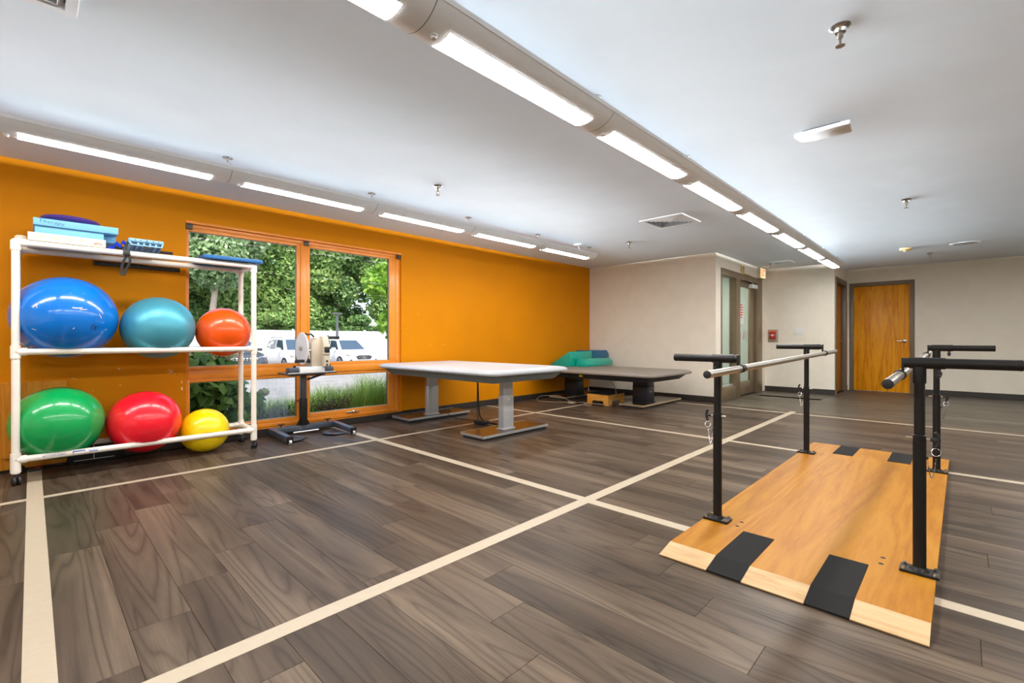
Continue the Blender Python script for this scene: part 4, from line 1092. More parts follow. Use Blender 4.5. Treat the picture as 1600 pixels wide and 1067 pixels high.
# ------------------------------------------------------------------ exercise balls
def ball_mat(name, col, rough, metal=0.0, ring=90, coat=0.0, tilt=(0.5, 0.3, 0.0), rb=0.05, col2=None):
    m = NT(name); co = m.coords('Object')
    mp = m.n('ShaderNodeMapping'); mp.inputs['Rotation'].default_value = tilt; m.l(co, mp.inputs[0])
    w = m.n('ShaderNodeTexWave', wave_type='BANDS', bands_direction='X', wave_profile='SIN'); m.set(w, Scale=ring/20.0, Distortion=0.4, Detail=1.0)
    m.l(mp.outputs[0], w.inputs['Vector'])
    pw = m.n('ShaderNodeMath', operation='POWER'); m.l(w.outputs['Fac'], pw.inputs[0]); pw.inputs[1].default_value = 10
    nz = m.noise(5, 4, 0.6, co)
    a = tuple(c*0.93 for c in col[:3])+(1,); b = tuple(min(1, c*1.05) for c in col[:3])+(1,)
    c = m.ramp(nz, [(0.3, a), (0.7, b)])
    rr = m.ramp(nz, [(0.3, (rough*0.85,)*3+(1,)), (0.7, (rough*1.2,)*3+(1,))])
    m.bsdf(c, rr, metal, 0.5, m.bump(pw.outputs[0], rb, 0.0015), coat); return m.mat
DENT = [(RF, ZMID), (RB, ZMID), (RF, ZBOT), (RB, ZBOT)]
def ball(label, c, r, mat, plug=None, group='exercise balls on the rack'):
    t = thing('exercise_ball', label, 'ball', (c[0], c[1], c[2]-r), group)
    q = MB(); q.sphere((0, 0, 0), r, 128, 96)
    vs = []
    for x, y, z in q.v:
        for by, bz in DENT:                # the soft vinyl gives way to the pipes it rests on
            dy, dz = y+c[1]-by, z+c[2]-bz; dd = sqrt(dy*dy+dz*dz)
            if dd < PR+0.0015 and dd > 1e-6:
                # push towards the ball's middle
                vy, vz = -(by-c[1]), -(bz-c[2]); L = sqrt(vy*vy+vz*vz); vy /= L; vz /= L
                s = dy*vy+dz*vz; perp2 = dd*dd-s*s
                push = -s+sqrt(max(0, (PR+0.0015)**2-perp2)); y += vy*push; z += vz*push
        if z+c[2] < 0.0005: z = 0.0005-c[2]
        if y+c[1] > WY-0.001: y = WY-0.001-c[1]
        vs.append((x, y, z))
    q.v = vs
    b = q.build('skin', mat, None, 180); b.location = c; adopt(b, t)
    if plug is not None:
        p = Vector(plug).normalized()
        q = MB(); q.lathe([(0.0, 0.004), (0.004, 0.004), (0.006, 0.0015), (0.014, 0.0008), (0.016, -0.002)], Vector(c)+p*r, p, 16); q.build('valve_plug', M['paper'], t)
    return t, b
bl, _ = ball('largest glossy blue exercise ball, scuffed, on the upper tier', (0.1875, 4.940, 1.187), 0.309, ball_mat('blue_vinyl_ball', (0.0, 0.165, 0.62, 1), 0.17, ring=60, coat=0.3))
ball('satin teal exercise ball between the blue and orange balls', (0.7615, 4.945, 1.118), 0.262, ball_mat('teal_satin_ball', (0.075, 0.36, 0.47, 1), 0.36, 0.35, 120, tilt=(0.2, 0.0, 0.7), rb=0.12))
ball('small orange-red exercise ball on the upper tier by the window', (1.248, 4.945, 1.088), 0.223, ball_mat('orange_vinyl_ball', (0.86, 0.090, 0.002, 1), 0.25, ring=150, coat=0.2, tilt=(0.3, 0.0, 0.8), rb=0.08))
ball('large glossy green exercise ball on the lower tier', (0.1445, 4.940, 0.387), 0.271, ball_mat('green_vinyl_ball', (0.004, 0.36, 0.085, 1), 0.2, ring=90, coat=0.3, tilt=(1.2, 0.3, 0)))
ball('glossy red exercise ball between the green and yellow balls', (0.668, 4.945, 0.330), 0.2545, ball_mat('red_vinyl_ball', (0.90, 0.010, 0.026, 1), 0.22, ring=130, coat=0.25, tilt=(1.3, 0.2, 0), rb=0.08), plug=(-0.05, -0.72, -0.62))
ball('small yellow exercise ball resting on the floor inside the rack', (1.098, 4.950, 0.195), 0.1935, ball_mat('yellow_vinyl_ball', (0.95, 0.68, 0.002, 1), 0.26, ring=140, coat=0.2, tilt=(1.4, 0.1, 0), rb=0.08))
# marks on the blue ball
BC, BR = Vector((0.1875, 4.940, 1.187)), 0.309
def on_ball(az, el, pts):
    """flat outline (metres) laid onto the blue ball around a direction"""
    d = Vector((sin(az)*cos(el), -cos(az)*cos(el), sin(el))); xr = Vector((cos(az), sin(az), 0)); yu = xr.cross(d)*-1
    yu = d.cross(xr)*-1 if d.cross(xr).z < 0 else d.cross(xr)
    return [(BC+(d*BR+xr*p[0]+yu*p[1]).normalized()*(BR+0.0007))[:] for p in pts]
def stroke(q, az, el, pts, w):
    for (x0, y0), (x1, y1) in zip(pts, pts[1:]):
        L = sqrt((x1-x0)**2+(y1-y0)**2); nx, ny = -(y1-y0)/L*w/2, (x1-x0)/L*w/2
        q.raw(on_ball(az, el, [(x0+nx, y0+ny), (x0-nx, y0-ny), (x1-nx, y1-ny), (x1+nx, y1+ny)]), [(0, 1, 2, 3)])
q = MB(); A, E_ = 0.52, -0.24
stroke(q, A, E_, [(-0.030, -0.018), (-0.018, 0.018)], 0.006)
stroke(q, A, E_, [(-0.018, 0.018), (-0.002, 0.006), (0.0, -0.004), (-0.008, -0.014), (-0.020, -0.018)], 0.004)
stroke(q, A, E_, [(-0.012, -0.004), (-0.006, -0.002)], 0.006)
stroke(q, A, E_, [(0.024, 0.010), (0.008, 0.004), (0.0, -0.006), (0.006, -0.024)], 0.005)
lab(q.build('logo', M['ink'], bl, 0), 'small black printed mark')
for (az, el, pts, w) in ((0.62, 0.03, [(-0.010, 0.018), (0.006, -0.016)], 0.004), (0.80, -0.30, [(-0.003, -0.006), (0.004, 0.006)], 0.004), (0.22, 0.20, [(-0.045, 0.004), (-0.02, 0.0), (0.01, 0.004)], 0.007),
                         (0.30, 0.17, [(-0.03, 0.0), (0.012, 0.003)], 0.005), (-0.30, 0.40, [(-0.02, -0.012), (0.01, 0.008)], 0.003), (-0.55, 0.20, [(-0.004, 0.010), (0.003, -0.008)], 0.003),
                         (0.20, 0.60, [(-0.04, 0.0), (0.04, 0.002)], 0.002), (-0.62, -0.32, [(-0.015, 0.006), (0.01, -0.004)], 0.004), (0.10, -0.28, [(-0.006, -0.006), (0.004, 0.005)], 0.004)):
    q = MB(); stroke(q, az, el, pts, w); q.build('scuff', M['chip'], bl, 0)

# ------------------------------------------------------------------ things on top of the rack
ZR = ZTOP+PR
M['cream_card'] = plain('cream_cardboard', srgb(238, 224, 196), 0.6, var=0.02)
t = thing('flat_box', 'flat cream cardboard box with small red print on the rack', 'box', (0.19, 4.9, ZR))
q = MB(); q.box(-0.017, 0.401, 4.742, 5.150, ZR, ZR+0.060, 0.0015, 1); q.build('carton', M['cream_card'], t)
place_text('print', 'ajimy', 0.024, M['red_ink'], t, (0.355, 4.7414, ZR+0.026), (1, 0, 0), (0, 0, 1), shear=0.3, bold=0.0006)
for x0, n in ((0.022, 3), (0.105, 4), (0.180, 4), (0.245, 3)):
    q = MB()
    for i in range(n):
        z = ZR+0.040-i*0.006; q.box(x0+rc.uniform(0, 0.01), x0+0.030+rc.uniform(0, 0.02), 4.7411, 4.7420, z, z+0.0022)
    q.build('print', M['grey_ink'], t, 0)
t = thing('round_tub', 'small cream round tub beside the flat box at the rack corner', 'tub', (-0.052, 4.95, ZR))
q = MB(); q.lathe([(0, 0), (0.030, 0), (0.0335, 0.030), (0.031, 0.048), (0.022, 0.058), (0, 0.060)], (-0.0520, 4.95, ZR-0.0005), (0, 0, 1), 28); q.build('tub_body', M['cream_card'], t)
M['sky_foam'] = plain('sky_blue_foam', srgb(118, 186, 228), 0.55, var=0.03)
M['navy_rubber'] = plain('navy_rubber', srgb(42, 66, 98), 0.6, var=0.1)
t = thing('shoe_box', 'sky blue lidded box with handwritten Therapy on it', 'box', (0.24, 4.9, ZR+0.06)); Z1 = ZR+0.0605
q = MB(); q.box(0.018, 0.392, 4.772, 5.10, Z1-0.0005, Z1+0.058, 0.003); q.build('box_body', M['sky_foam'], t)
q = MB(); q.box(0.391, 0.472, 4.86, 5.10, Z1+0.0005, Z1+0.058, 0.002); q.build('box_end', M['sky_foam'], t)
q = MB(); q.box(0.010, 0.476, 4.752, 5.108, Z1+0.056, Z1+0.108, 0.004); ld = q.build('lid', M['sky_foam'], t)
place_text('handwriting', 'Therapy', 0.036, M['ink'], ld, (0.103, 4.7513, Z1+0.086), (1, 0, -0.06), (0.06, 0, 1), shear=0.15, spacing=1.15, bold=-0.0004)
M['purple'] = plain('purple_rubber', srgb(74, 48, 128), 0.35, var=0.06)
t = thing('balance_disc', 'purple balance disc lying on the sky blue box', 'balance disc', (0.215, 4.94, Z1+0.108)); Z2 = Z1+0.108
q = MB(); q.lathe([(0, 0.0), (0.130, 0.0), (0.160, 0.010), (0.172, 0.026), (0.165, 0.042), (0.140, 0.050), (0.06, 0.056), (0, 0.057)], (0.215, 4.94, Z2+0.004), (0.02, 0, 1), 44); q.build('disc', M['purple'], t)
q = MB()
for i in range(40):
    a = 2*pi*i/40
    for r in (0.150, 0.120): q.lathe([(0.004, 0), (0.003, 0.004), (0, 0.005)], (0.215+r*cos(a), 4.94+r*sin(a), Z2+(0.046 if r > 0.14 else 0.052)-0.03*r*cos(a)), (0, 0, 1), 6)
o = q.build('nubs', M['purple'], t); o['kind'] = 'stuff'
# light blue step with its strap
M['step_blue'] = plain('pale_blue_plastic', srgb(140, 190, 222), 0.35, var=0.03)
t = thing('exercise_step', 'pale blue plastic step with ribbed underside and black strap', 'step', (0.65, 4.9, ZR))
q = MB()
ctr = MB()
q.m = Matrix.Translation((0.650, 4.93, ZR+0.054)) @ Matrix.Rotation(radians(-6), 4, 'X')
q.box(-0.118, 0.112, -0.215, 0.215, -0.004, 0.026, 0.012, 3); q.build('top_plate', M['step_blue'], t)
q = MB(); q.m = Matrix.Translation((0.650, 4.93, ZR+0.054)) @ Matrix.Rotation(radians(-6), 4, 'X')
for s in (-1, 1): q.prism([(s*0.112-0.003, -0.003), (s*0.100, -0.032), (s*0.092, -0.032), (s*0.100-0.003, -0.003)], 'y', -0.21, 0.21)
q.box(-0.10, 0.10, -0.21, -0.196, -0.032, -0.024, 0.002)
q.build('side_wall', M['step_blue'], t, 0)
for x in (-0.055, -0.018, 0.022, 0.060):
    q = MB(); q.m = Matrix.Translation((0.650, 4.93, ZR+0.054)) @ Matrix.Rotation(radians(-6), 4, 'X')
    q.box(x-0.006, x+0.006, -0.200, 0.20, -0.030, -0.003, 0.001); q.build('rib', M['step_blue'], t)
q = MB(); q.m = Matrix.Translation((0.650, 4.93, ZR+0.054)) @ Matrix.Rotation(radians(-6), 4, 'X')
q.box(-0.10, 0.10, -0.17, 0.20, -0.012, -0.004); q.build('underside', M['step_blue'], t, 0)
q = MB()
for i, x in enumerate((-0.075, -0.040, 0.0, 0.040, 0.075)):
    q.m = Matrix.Translation((0.650, 4.93, ZR+0.054)) @ Matrix.Rotation(radians(-6), 4, 'X')
    q.cyl((x, -0.2162, 0.010), (x, -0.2145, 0.010), 0.005 if i != 2 else 0.007, n=10)
q.build('rivet', M['dark_steel'], t)
M['web'] = plain('black_webbing', (0.016, 0.016, 0.016, 1), 0.7, var=0.2)
q = MB(); q.ribbon(loopy([(0.560, 4.80, ZR+0.082), (0.535, 4.75, ZR+0.070), (0.520, 4.727, ZR+0.020), (0.520, 4.727, ZR-0.050), (0.498, 4.728, ZR-0.110), (0.490, 4.730, ZR-0.185), (0.508, 4.733, ZR-0.200), (0.522, 4.735, ZR-0.150), (0.545, 4.733, ZR-0.085), (0.538, 4.730, ZR-0.030)], 5), 0.018, 0.002, (1, 0.35, 0.1))
sb = q.build('strap', M['web'], t, 60)
q = MB(); q.box(0.500, 0.545, 4.714, 4.728, ZR-0.045, ZR-0.005, 0.004); q.build('buckle', M['black_plastic'], sb)
q = MB(); q.ribbon(loopy([(0.625, 4.71, ZR+0.035), (0.640, 4.700, ZR+0.030), (0.660, 4.702, ZR+0.022), (0.655, 4.706, ZR+0.008)], 4), 0.022, 0.003, (0.6, 0, 1)); q.build('strap_end', M['web'], t, 60)
M['royal_cloth'] = plain('royal_blue_cloth', (0.002, 0.045, 0.62, 1), 0.6, var=0.1)
t = thing('resistance_band', 'royal blue folded exercise band tucked beside the pale blue step', 'band', (0.47, 4.85, ZR))
q = MB(); q.ribbon(loopy([(0.425, 4.86, ZR+0.020), (0.455, 4.85, ZR+0.028), (0.475, 4.84, ZR+0.062), (0.495, 4.84, ZR+0.040), (0.512, 4.85, ZR+0.078), (0.530, 4.86, ZR+0.070)], 4), 0.034, 0.003, (0.1, 0.5, 1)); q.build('band', M['royal_cloth'], t, 60)
t = thing('exercise_rod', 'black rod lying along the top of the rack', 'rod', (0.60, 5.128, ZR+0.06))
q = MB(); q.cyl((0.300, 5.128, ZR+0.0722), (0.885, 5.128, ZR+0.0710), 0.0125, n=18); q.build('shaft', M['rubber'], t)
q = MB(); q.lathe([(0.0128, 0), (0.0135, 0.002), (0.0135, 0.018), (0.008, 0.021), (0, 0.021)], (0.870, 5.128, ZR+0.0710), (1, 0, 0), 18); q.build('end_cap', M['black_plastic'], t)
t = thing('balance_board', 'flat dark blue board lying across the rack end by the window', 'board', (1.27, 4.94, ZR))
q = MB(); q.m = Matrix.Translation((1.275, 4.935, ZR+0.012)) @ Matrix.Rotation(radians(-0.8), 4, 'X') @ Matrix.Rotation(radians(-1.0), 4, 'Z'); q.box(-0.235, 0.235, -0.230, 0.225, -0.010, 0.022, 0.004); q.build('panel', plain('cobalt_blue_plastic', (0.006, 0.115, 0.34, 1), 0.4), t)
q = MB(); q.box(1.10, 1.44, 4.748, 4.775, ZR-0.001, ZR+0.006); q.build('foot_strip', M['navy_rubber'], t)

# ------------------------------------------------------------------ boards and bits behind the rack
t = thing('wall_rail', 'black wooden rail screwed to the orange wall behind the rack', 'rail', (0.66, WY, 1.65))
q = MB(); q.box(0.366, 0.966, WY-0.024, WY, 1.646, 1.686, 0.003); q.build('rail', M['black_plastic'], t)
q = MB()
for x in (0.42, 0.66, 0.91): q.cyl((x, WY-0.0255, 1.666), (x, WY-0.023, 1.666), 0.005, n=10)
q.build('screw', M['dark_steel'], t)
t = thing('plywood_board', 'plywood board leaning on the orange wall behind the rack', 'board', (-0.1, 5.24, 0))
def rrect(x0, x1, z0, z1, r, n=5):
    out = []
    for cx_, cz_, a0 in ((x1-r, z1-r, 0), (x0+r, z1-r, 90), (x0+r, z0+r, 180), (x1-r, z0+r, 270)):
        for i in range(n+1):
            a = radians(a0+90*i/n); out.append((cx_+r*cos(a), cz_+r*sin(a)))
    return out
q = MB(); q.prism(rrect(-0.52, 0.203, 0.022, 0.690, 0.012), 'y', 5.235, 5.252, 0.002, 1); q.build('back_panel', M['plywood'], t)
q = MB(); q.prism(rrect(-0.155, 0.118, 0.108, 0.686, 0.018), 'y', 5.221, 5.2352, 0.002, 1); q.build('front_panel', M['plywood'], t)
t = thing('storage_case', 'black case with white edging on floor behind the green ball', 'case', (0.36, 5.2, 0))
q = MB(); q.box(0.212, 0.560, 5.195, 5.252, 0.002, 0.150, 0.004); q.build('case', M['rubber'], t)
q = MB(); q.box(0.241, 0.495, 5.1935, 5.196, 0.026, 0.031); q.box(0.362, 0.367, 5.1935, 5.196, 0.031, 0.150); q.build('edging', M['paper'], t, 0)
t = thing('ankle_weight', 'dark navy padded weight on floor behind the rack caster', 'weight', (0.005, 5.2, 0))
q = MB(); q.prism([(-0.020, 0.0), (0.070, 0.0), (0.066, 0.022), (-0.012, 0.018)], 'y', 5.150, 5.215, 0.006, 2); q.build('pad', M['navy_paint'], t)
q = MB(); q.box(0.02, 0.05, 5.149, 5.2, 0.020, 0.026); q.build('tag', M['alarm_red'], t)

# ------------------------------------------------------------------ arm exerciser on its stand
M['frame_grey'] = plain('blue_grey_steel', (0.085, 0.10, 0.13, 1), 0.32, 0.4, var=0.06)
M['beige_case'] = plain('beige_machine_case', srgb(206, 192, 170), 0.45, var=0.04)
M['white_case'] = plain('white_plastic_case', (0.80, 0.81, 0.82, 1), 0.35, var=0.02)
AE = thing('arm_ergometer', 'arm crank exerciser with white flywheel on a dark steel stand', 'exercise machine', (2.06, 4.95, 0))
q = MB(); q.box(1.715, 2.430, 5.125, 5.185, 0.038, 0.094, 0.004); cb = q.build('cross_beam', M['frame_grey'], AE)
for x in (1.83, 2.33):
    q = MB(); q.cyl((x, 5.15, 0.094), (x, 5.15, 0.120), 0.008, n=12); q.box(x-0.034, x+0.034, 5.142, 5.158, 0.118, 0.130, 0.004); q.build('levelling_knob', M['black_plastic'], cb)
q = MB(); q.tube([(1.86, 5.165, 0.0965), (2.31, 5.165, 0.0965)], 0.004, 6); q.build('cable', M['black_plastic'], cb)
for x in (2.02, 2.09):
    q = MB(); q.cyl((x, 5.126, 0.066), (x, 5.120, 0.066), 0.009, n=12); q.build('bolt', M['chrome'], cb)
for x in (1.745, 2.400):
    q = MB(); q.prism([(5.125, 0.036), (5.125, 0.094), (4.690, 0.074), (4.690, 0.022)], 'x', x-0.028, x+0.028, 0.004); ft = q.build('foot_beam', M['frame_grey'], AE)
    q = MB(); q.box(x-0.030, x+0.030, 4.672, 4.694, 0.012, 0.078, 0.004); q.build('end_bracket', M['black_coat'], ft)
    q = MB(); q.cyl((x-0.012, 4.684, 0.024), (x+0.012, 4.684, 0.024), 0.0235, n=22); q.build('wheel', M['silver_paint'], ft)
    q = MB(); q.cyl((x-0.0295, 4.73, 0.045), (x-0.0275, 4.73, 0.045), 0.007, n=10); q.build('bolt', M['chrome'], ft)
for s, x0 in ((1, 1.775), (-1, 2.370)):
    pts = [(x0, 5.02), (x0+s*0.13, 5.03), (x0+s*0.195, 4.93), (x0+s*0.185, 4.84), (x0+s*0.11, 4.76), (x0, 4.74)]
    q = MB(); q.prism(pts, 'z', 0.012, 0.018); fp = q.build('foot_plate', M['frame_grey'], AE, 0)
    q = MB(); q.prism([(x0+s*0.035, 4.97), (x0+s*0.115, 4.97), (x0+s*0.13, 4.85), (x0+s*0.035, 4.83)], 'z', 0.018, 0.021); q.build('grip_pad', M['walnut_top'], fp, 0)
q = MB(); q.cyl((1.93, 5.09, 0.03), (2.20, 5.09, 0.03), 0.010, n=12); q.build('tie_bar', M['alu'], AE)
q = MB(); q.box(2.020, 2.088, 5.110, 5.170, 0.094, 0.380, 0.003)
q.prism([(1.985, 0.094), (2.123, 0.094), (2.090, 0.165), (2.018, 0.165)], 'y', 5.128, 5.152); q.build('outer_post', M['black_coat'], AE)
q = MB(); q.box(2.027, 2.081, 5.117, 5.163, 0.380, 0.655, 0.003); q.build('inner_post', M['frame_grey'], AE)
q = MB(); q.cyl((2.02, 5.14, 0.36), (1.99, 5.14, 0.36), 0.009, n=12); q.sphere((1.985, 5.14, 0.36), 0.014, 14, 8); q.build('height_knob', plain('rust_knob', srgb(120, 60, 30), 0.5), AE)
q = MB(); q.tube([(2.085, 5.11, 0.585), (2.24, 5.02, 0.650)], 0.012, 8); q.build('brace', M['frame_grey'], AE)
q = MB(); q.box(1.800, 2.320, 4.90, 5.17, 0.655, 0.672, 0.004); q.box(1.90, 2.22, 5.09, 5.18, 0.630, 0.657, 0.003); shelf = q.build('support_plate', M['dark_steel'], AE)
q = MB(); q.box(1.81, 2.31, 4.898, 4.902, 0.668, 0.678, 0.001); q.build('plate_edge', M['alu'], shelf)
for x in (1.865, 2.235):
    q = MB(); q.box(x-0.045, x+0.050, 4.905, 5.00, 0.672, 0.728, 0.005); cl = q.build('clamp_block', M['frame_grey'], AE)
    q = MB(); q.cyl((x+0.03, 4.96, 0.728), (x+0.03, 4.96, 0.748), 0.014, n=14); q.build('clamp_screw', M['black_plastic'], cl)
q = MB(); q.box(1.93, 2.21, 4.91, 5.08, 0.672, 0.735, 0.006); q.build('machine_base', M['white_case'], AE)
q = MB(); q.prism([(2.055, 0.735), (2.185, 0.735), (2.185, 1.030), (2.120, 1.040), (2.055, 0.985)], 'y', 4.93, 5.10, 0.008); q.build('gear_case', M['beige_case'], AE)
q = MB(); q.prism([(4.86, 0.735), (5.00, 0.735), (4.985, 1.055), (4.905, 1.055), (4.875, 0.96)], 'x', 2.160, 2.225, 0.005); up = q.build('console', M['beige_case'], AE)
q = MB(); q.box(2.168, 2.218, 4.850, 4.885, 0.880, 0.940, 0.003); q.build('display', M['black_plastic'], up)
q = MB(); q.box(2.155, 2.230, 4.855, 4.90, 0.862, 0.880, 0.003); q.build('display_shelf', M['beige_case'], up)
for z in (0.790, 0.750):
    q = MB(); q.cyl((2.192, 4.866, z), (2.192, 4.855, z), 0.010, n=14); q.build('button', M['black_plastic'], up)
q = MB(); q.lathe([(0.165, -0.006), (0.172, 0.0), (0.165, 0.006), (0.150, 0.004), (0.150, -0.004)], (1.985, 5.0, 0.925), (1, 0, 0), 48); fw = q.build('flywheel', M['white_case'], AE)
q = MB(); q.prism([(5.0+0.152*cos(a), 0.925+0.152*sin(a)) for a in [radians(d) for d in range(200, 381, 10)]]+[(5.0+0.152*cos(a), 0.925+0.152*sin(a)) for a in [radians(d) for d in range(20, 61, 10)]], 'x', 1.981, 1.989); q.build('flywheel_guard', M['white_case'], fw)
q = MB(); q.cyl((1.96, 5.0, 0.925), (2.06, 5.0, 0.925), 0.022, n=18); q.build('hub', M['steel'], fw)
q = MB(); q.tube(loopy([(2.00, 4.96, 1.085), (2.03, 4.95, 1.070), (2.06, 4.95, 1.075), (2.09, 4.95, 1.045)], 4), 0.009, 8); q.build('cable_clip', M['black_plastic'], AE)
for nm, x0, z0, ya, za, x1 in (('l', 2.055, 0.900, 4.93, 0.795, 1.890), ('r', 2.225, 0.930, 4.97, 1.040, 2.375)):
    q = MB(); q.cyl((x0, 4.95, z0), (x0+(0.02 if nm == 'r' else -0.02), 4.95, z0), 0.016, n=16)
    xx = x0+(0.02 if nm == 'r' else -0.02)
    q.tube([(xx, 4.95, z0), (xx, ya, za)], 0.011, 10); cr = q.build('crank', M['steel'], AE)
    q = MB(); q.cyl((xx, ya, za), (x1, ya, za), 0.0165, n=18); q.lathe([(0, 0), (0.024, 0), (0.024, 0.010), (0.0165, 0.014)], (xx, ya, za), (1 if x1 > xx else -1, 0, 0), 18); q.build('hand_grip', M['rubber'], cr)

# ------------------------------------------------------------------ outside the window
GZ = -0.60                                  # level of the parking lot
M['asphalt'] = plain('pale_sunlit_asphalt', (0.28, 0.265, 0.25, 1), 0.9, var=0.22, nscale=1.4, bump=0.2, bscale=60)
M['soil'] = plain('dark_mulch', (0.075, 0.058, 0.042, 1), 0.95, var=0.5, nscale=40, bump=0.6, bscale=80)
m = MB(); m.box(-25, 60, 8.9, 60, GZ-0.3, GZ); struct(m.build('parking_lot', M['asphalt'], smooth=0), 'sunlit grey asphalt parking lot')
m = MB(); m.prism([(YO, GZ-0.3), (9.1, GZ-0.3), (9.1, GZ+0.10), (8.6, GZ+0.10), (6.9, 0.02), (YO, 0.06)], 'x', -12, 25); struct(m.build('planting_bed', M['soil'], smooth=0), 'mulched planting bed below the window')
M['curb'] = plain('concrete_curb', (0.45, 0.44, 0.41, 1), 0.9, var=0.1)
m = MB(); m.box(-12, 25, 9.1, 9.28, GZ-0.1, GZ+0.13, 0.02); struct(m.build('trim_1', M['curb']), 'concrete curb at the planting bed')

def leaf_mat(name, c1, c2, c3, trans=0.35):
    m = NT(name)
    at = m.n('ShaderNodeAttribute', attribute_name='tint')
    c = m.ramp(at.outputs['Fac'], [(0.0, c1), (0.5, c2), (1.0, c3)])
    p = m.n('ShaderNodeBsdfPrincipled'); m.l(c, p.inputs['Base Color']); p.inputs['Roughness'].default_value = 0.5; p.inputs['Specular IOR Level'].default_value = 0.3
    tl = m.n('ShaderNodeBsdfTranslucent'); m.l(c, tl.inputs[0])
    mx = m.n('ShaderNodeMixShader'); mx.inputs[0].default_value = trans
    m.l(p.outputs[0], mx.inputs[1]); m.l(tl.outputs[0], mx.inputs[2]); m.l(mx.outputs[0], m.out.inputs[0]); return m.mat
M['leaf_mid'] = leaf_mat('mid_green_leaves', (0.104, 0.214, 0.058, 1), (0.238, 0.401, 0.114, 1), (0.520, 0.631, 0.208, 1))
M['leaf_dark'] = leaf_mat('dark_green_leaves', (0.065, 0.151, 0.047, 1), (0.162, 0.302, 0.091, 1), (0.368, 0.497, 0.173, 1))
M['leaf_pale'] = leaf_mat('pale_grey_green_needles', (0.154, 0.262, 0.116, 1), (0.293, 0.431, 0.200, 1), (0.493, 0.647, 0.339, 1))
M['leaf_bright'] = leaf_mat('bright_yellow_green_leaves', (0.10, 0.24, 0.018, 1), (0.22, 0.42, 0.04, 1), (0.42, 0.58, 0.09, 1), 0.45)
M['grass'] = leaf_mat('tall_grass_blades', (0.125, 0.250, 0.031, 1), (0.275, 0.450, 0.075, 1), (0.575, 0.650, 0.163, 1), 0.4)
M['bark'] = plain('grey_brown_bark', (0.13, 0.10, 0.075, 1), 0.9, var=0.35, nscale=14, bump=0.6, bscale=30)
M['bark_pale'] = plain('pale_bark', (0.36, 0.29, 0.22, 1), 0.9, var=0.3, nscale=14, bump=0.6, bscale=30)
def foliage(name, blobs, n, size, mat, parent, seed, asp=0.55, shell=0.55):
    r = random.Random(seed); vs = []; fs = []; tint = []
    wts = [b[3]*b[4]*b[5] for b in blobs]; tot = sum(wts)
    for b, w in zip(blobs, wts):
        cx_, cy_, cz_, rx, ry, rz = b
        bt = r.uniform(-0.15, 0.15)
        for _ in range(max(10, int(n*w/tot))):
            while True:
                d = Vector((r.uniform(-1, 1), r.uniform(-1, 1), r.uniform(-1, 1)))
                if 0.05 < d.length < 1: break
            d.normalize(); k = 1-(r.random()**1.6)*shell
            p = Vector((cx_+d.x*rx*k, cy_+d.y*ry*k, cz_+d.z*rz*k))
            nn = (d*0.8+Vector((r.uniform(-1, 1), r.uniform(-1, 1), r.uniform(-0.4, 1.2)))).normalized()
            a = nn.orthogonal().normalized(); a.rotate(Matrix.Rotation(r.uniform(0, 2*pi), 3, nn)); c = nn.cross(a)
            s = size*r.uniform(0.6, 1.25); i = len(vs)
            vs += [(p-a*s)[:], (p+c*s*asp)[:], (p+a*s)[:], (p-c*s*asp)[:]]
            fs.append((i, i+1, i+2, i+3)); tint.append(min(1, max(0, r.gauss(0.5, 0.22)+bt)))
    me = bpy.data.meshes.new(name); me.from_pydata(vs, [], fs)
    at = me.attributes.new('tint', 'FLOAT', 'FACE'); at.data.foreach_set('value', tint)
    o = link(name, me, mat, parent); return o
def tree(label, x, y, base, crown, n, size, mat, seed, bark='bark', tr=0.20, lean=(0, 0), top=None, cat='tree', name='leafy_tree', group='trees behind the parking lot', nb=26, low=0.0):
    """crown: (dx, dy, z, rx, ry, rz)"""
    r = random.Random(seed); t = thing(name, label, cat, (x, y, base), group)
    cx_, cy_, cz_, rx, ry, rz = crown
    blobs = []
    for _ in range(nb):
        while True:
            d = Vector((r.uniform(-1, 1), r.uniform(-1, 1), r.uniform(-1, 1)))
            if d.length < 1: break
        k = r.uniform(0.26, 0.42)
        blobs.append((x+cx_+d.x*rx*0.75, y+cy_+d.y*ry*0.75, cz_+d.z*rz*0.78, rx*k, ry*k, rz*k*0.7))
    foliage('foliage', blobs, n, size, M[mat], t, seed+1)
    tz = top if top else cz_
    q = MB(); pts = loopy([(x, y, base-0.1), (x+lean[0]*0.3, y+lean[1]*0.3, base+(tz-base)*0.35), (x+lean[0]*0.7, y+lean[1]*0.7, base+(tz-base)*0.7), (x+lean[0], y+lean[1], tz)], 3)
    for i, (a, b) in enumerate(zip(pts, pts[1:])):
        f0 = 1-0.6*i/len(pts); f1 = 1-0.6*(i+1)/len(pts); q.cyl(a, b, tr*f0, tr*f1, 10, False)
    tk = q.build('trunk', M[bark], t)
    q = MB()
    for b in blobs[:9]:
        p0 = Vector(pts[r.randrange(len(pts)//2, len(pts))]); p1 = Vector(b[:3]); pm = (p0+p1)/2+Vector((0, 0, 0.25))
        q.tube(loopy([p0, pm, p1], 3), tr*0.22, 6)
    q.build('branch', M[bark], tk)
    return t
F0 = GZ+0.1
tree('pale feathery conifer with light bark in front of the others', 7.01, 31.00, F0, (0.34, 0.23, 6.84, 2.94, 1.81, 4.07), 15000, 0.17, 'leaf_pale', 11, 'bark_pale', 0.22, (0.8, 0.3), 7.5)
tree('dense dark green tree behind the white fence at the left end', 4.97, 35.40, F0, (0.00, 0.00, 5.26, 3.84, 2.71, 5.88), 32300, 0.18, 'leaf_dark', 21)
tree('broad mid-green tree behind the fence above the dark car', 9.72, 35.90, F0, (0.00, 0.00, 5.71, 3.84, 2.71, 6.33), 34200, 0.17, 'leaf_mid', 31)
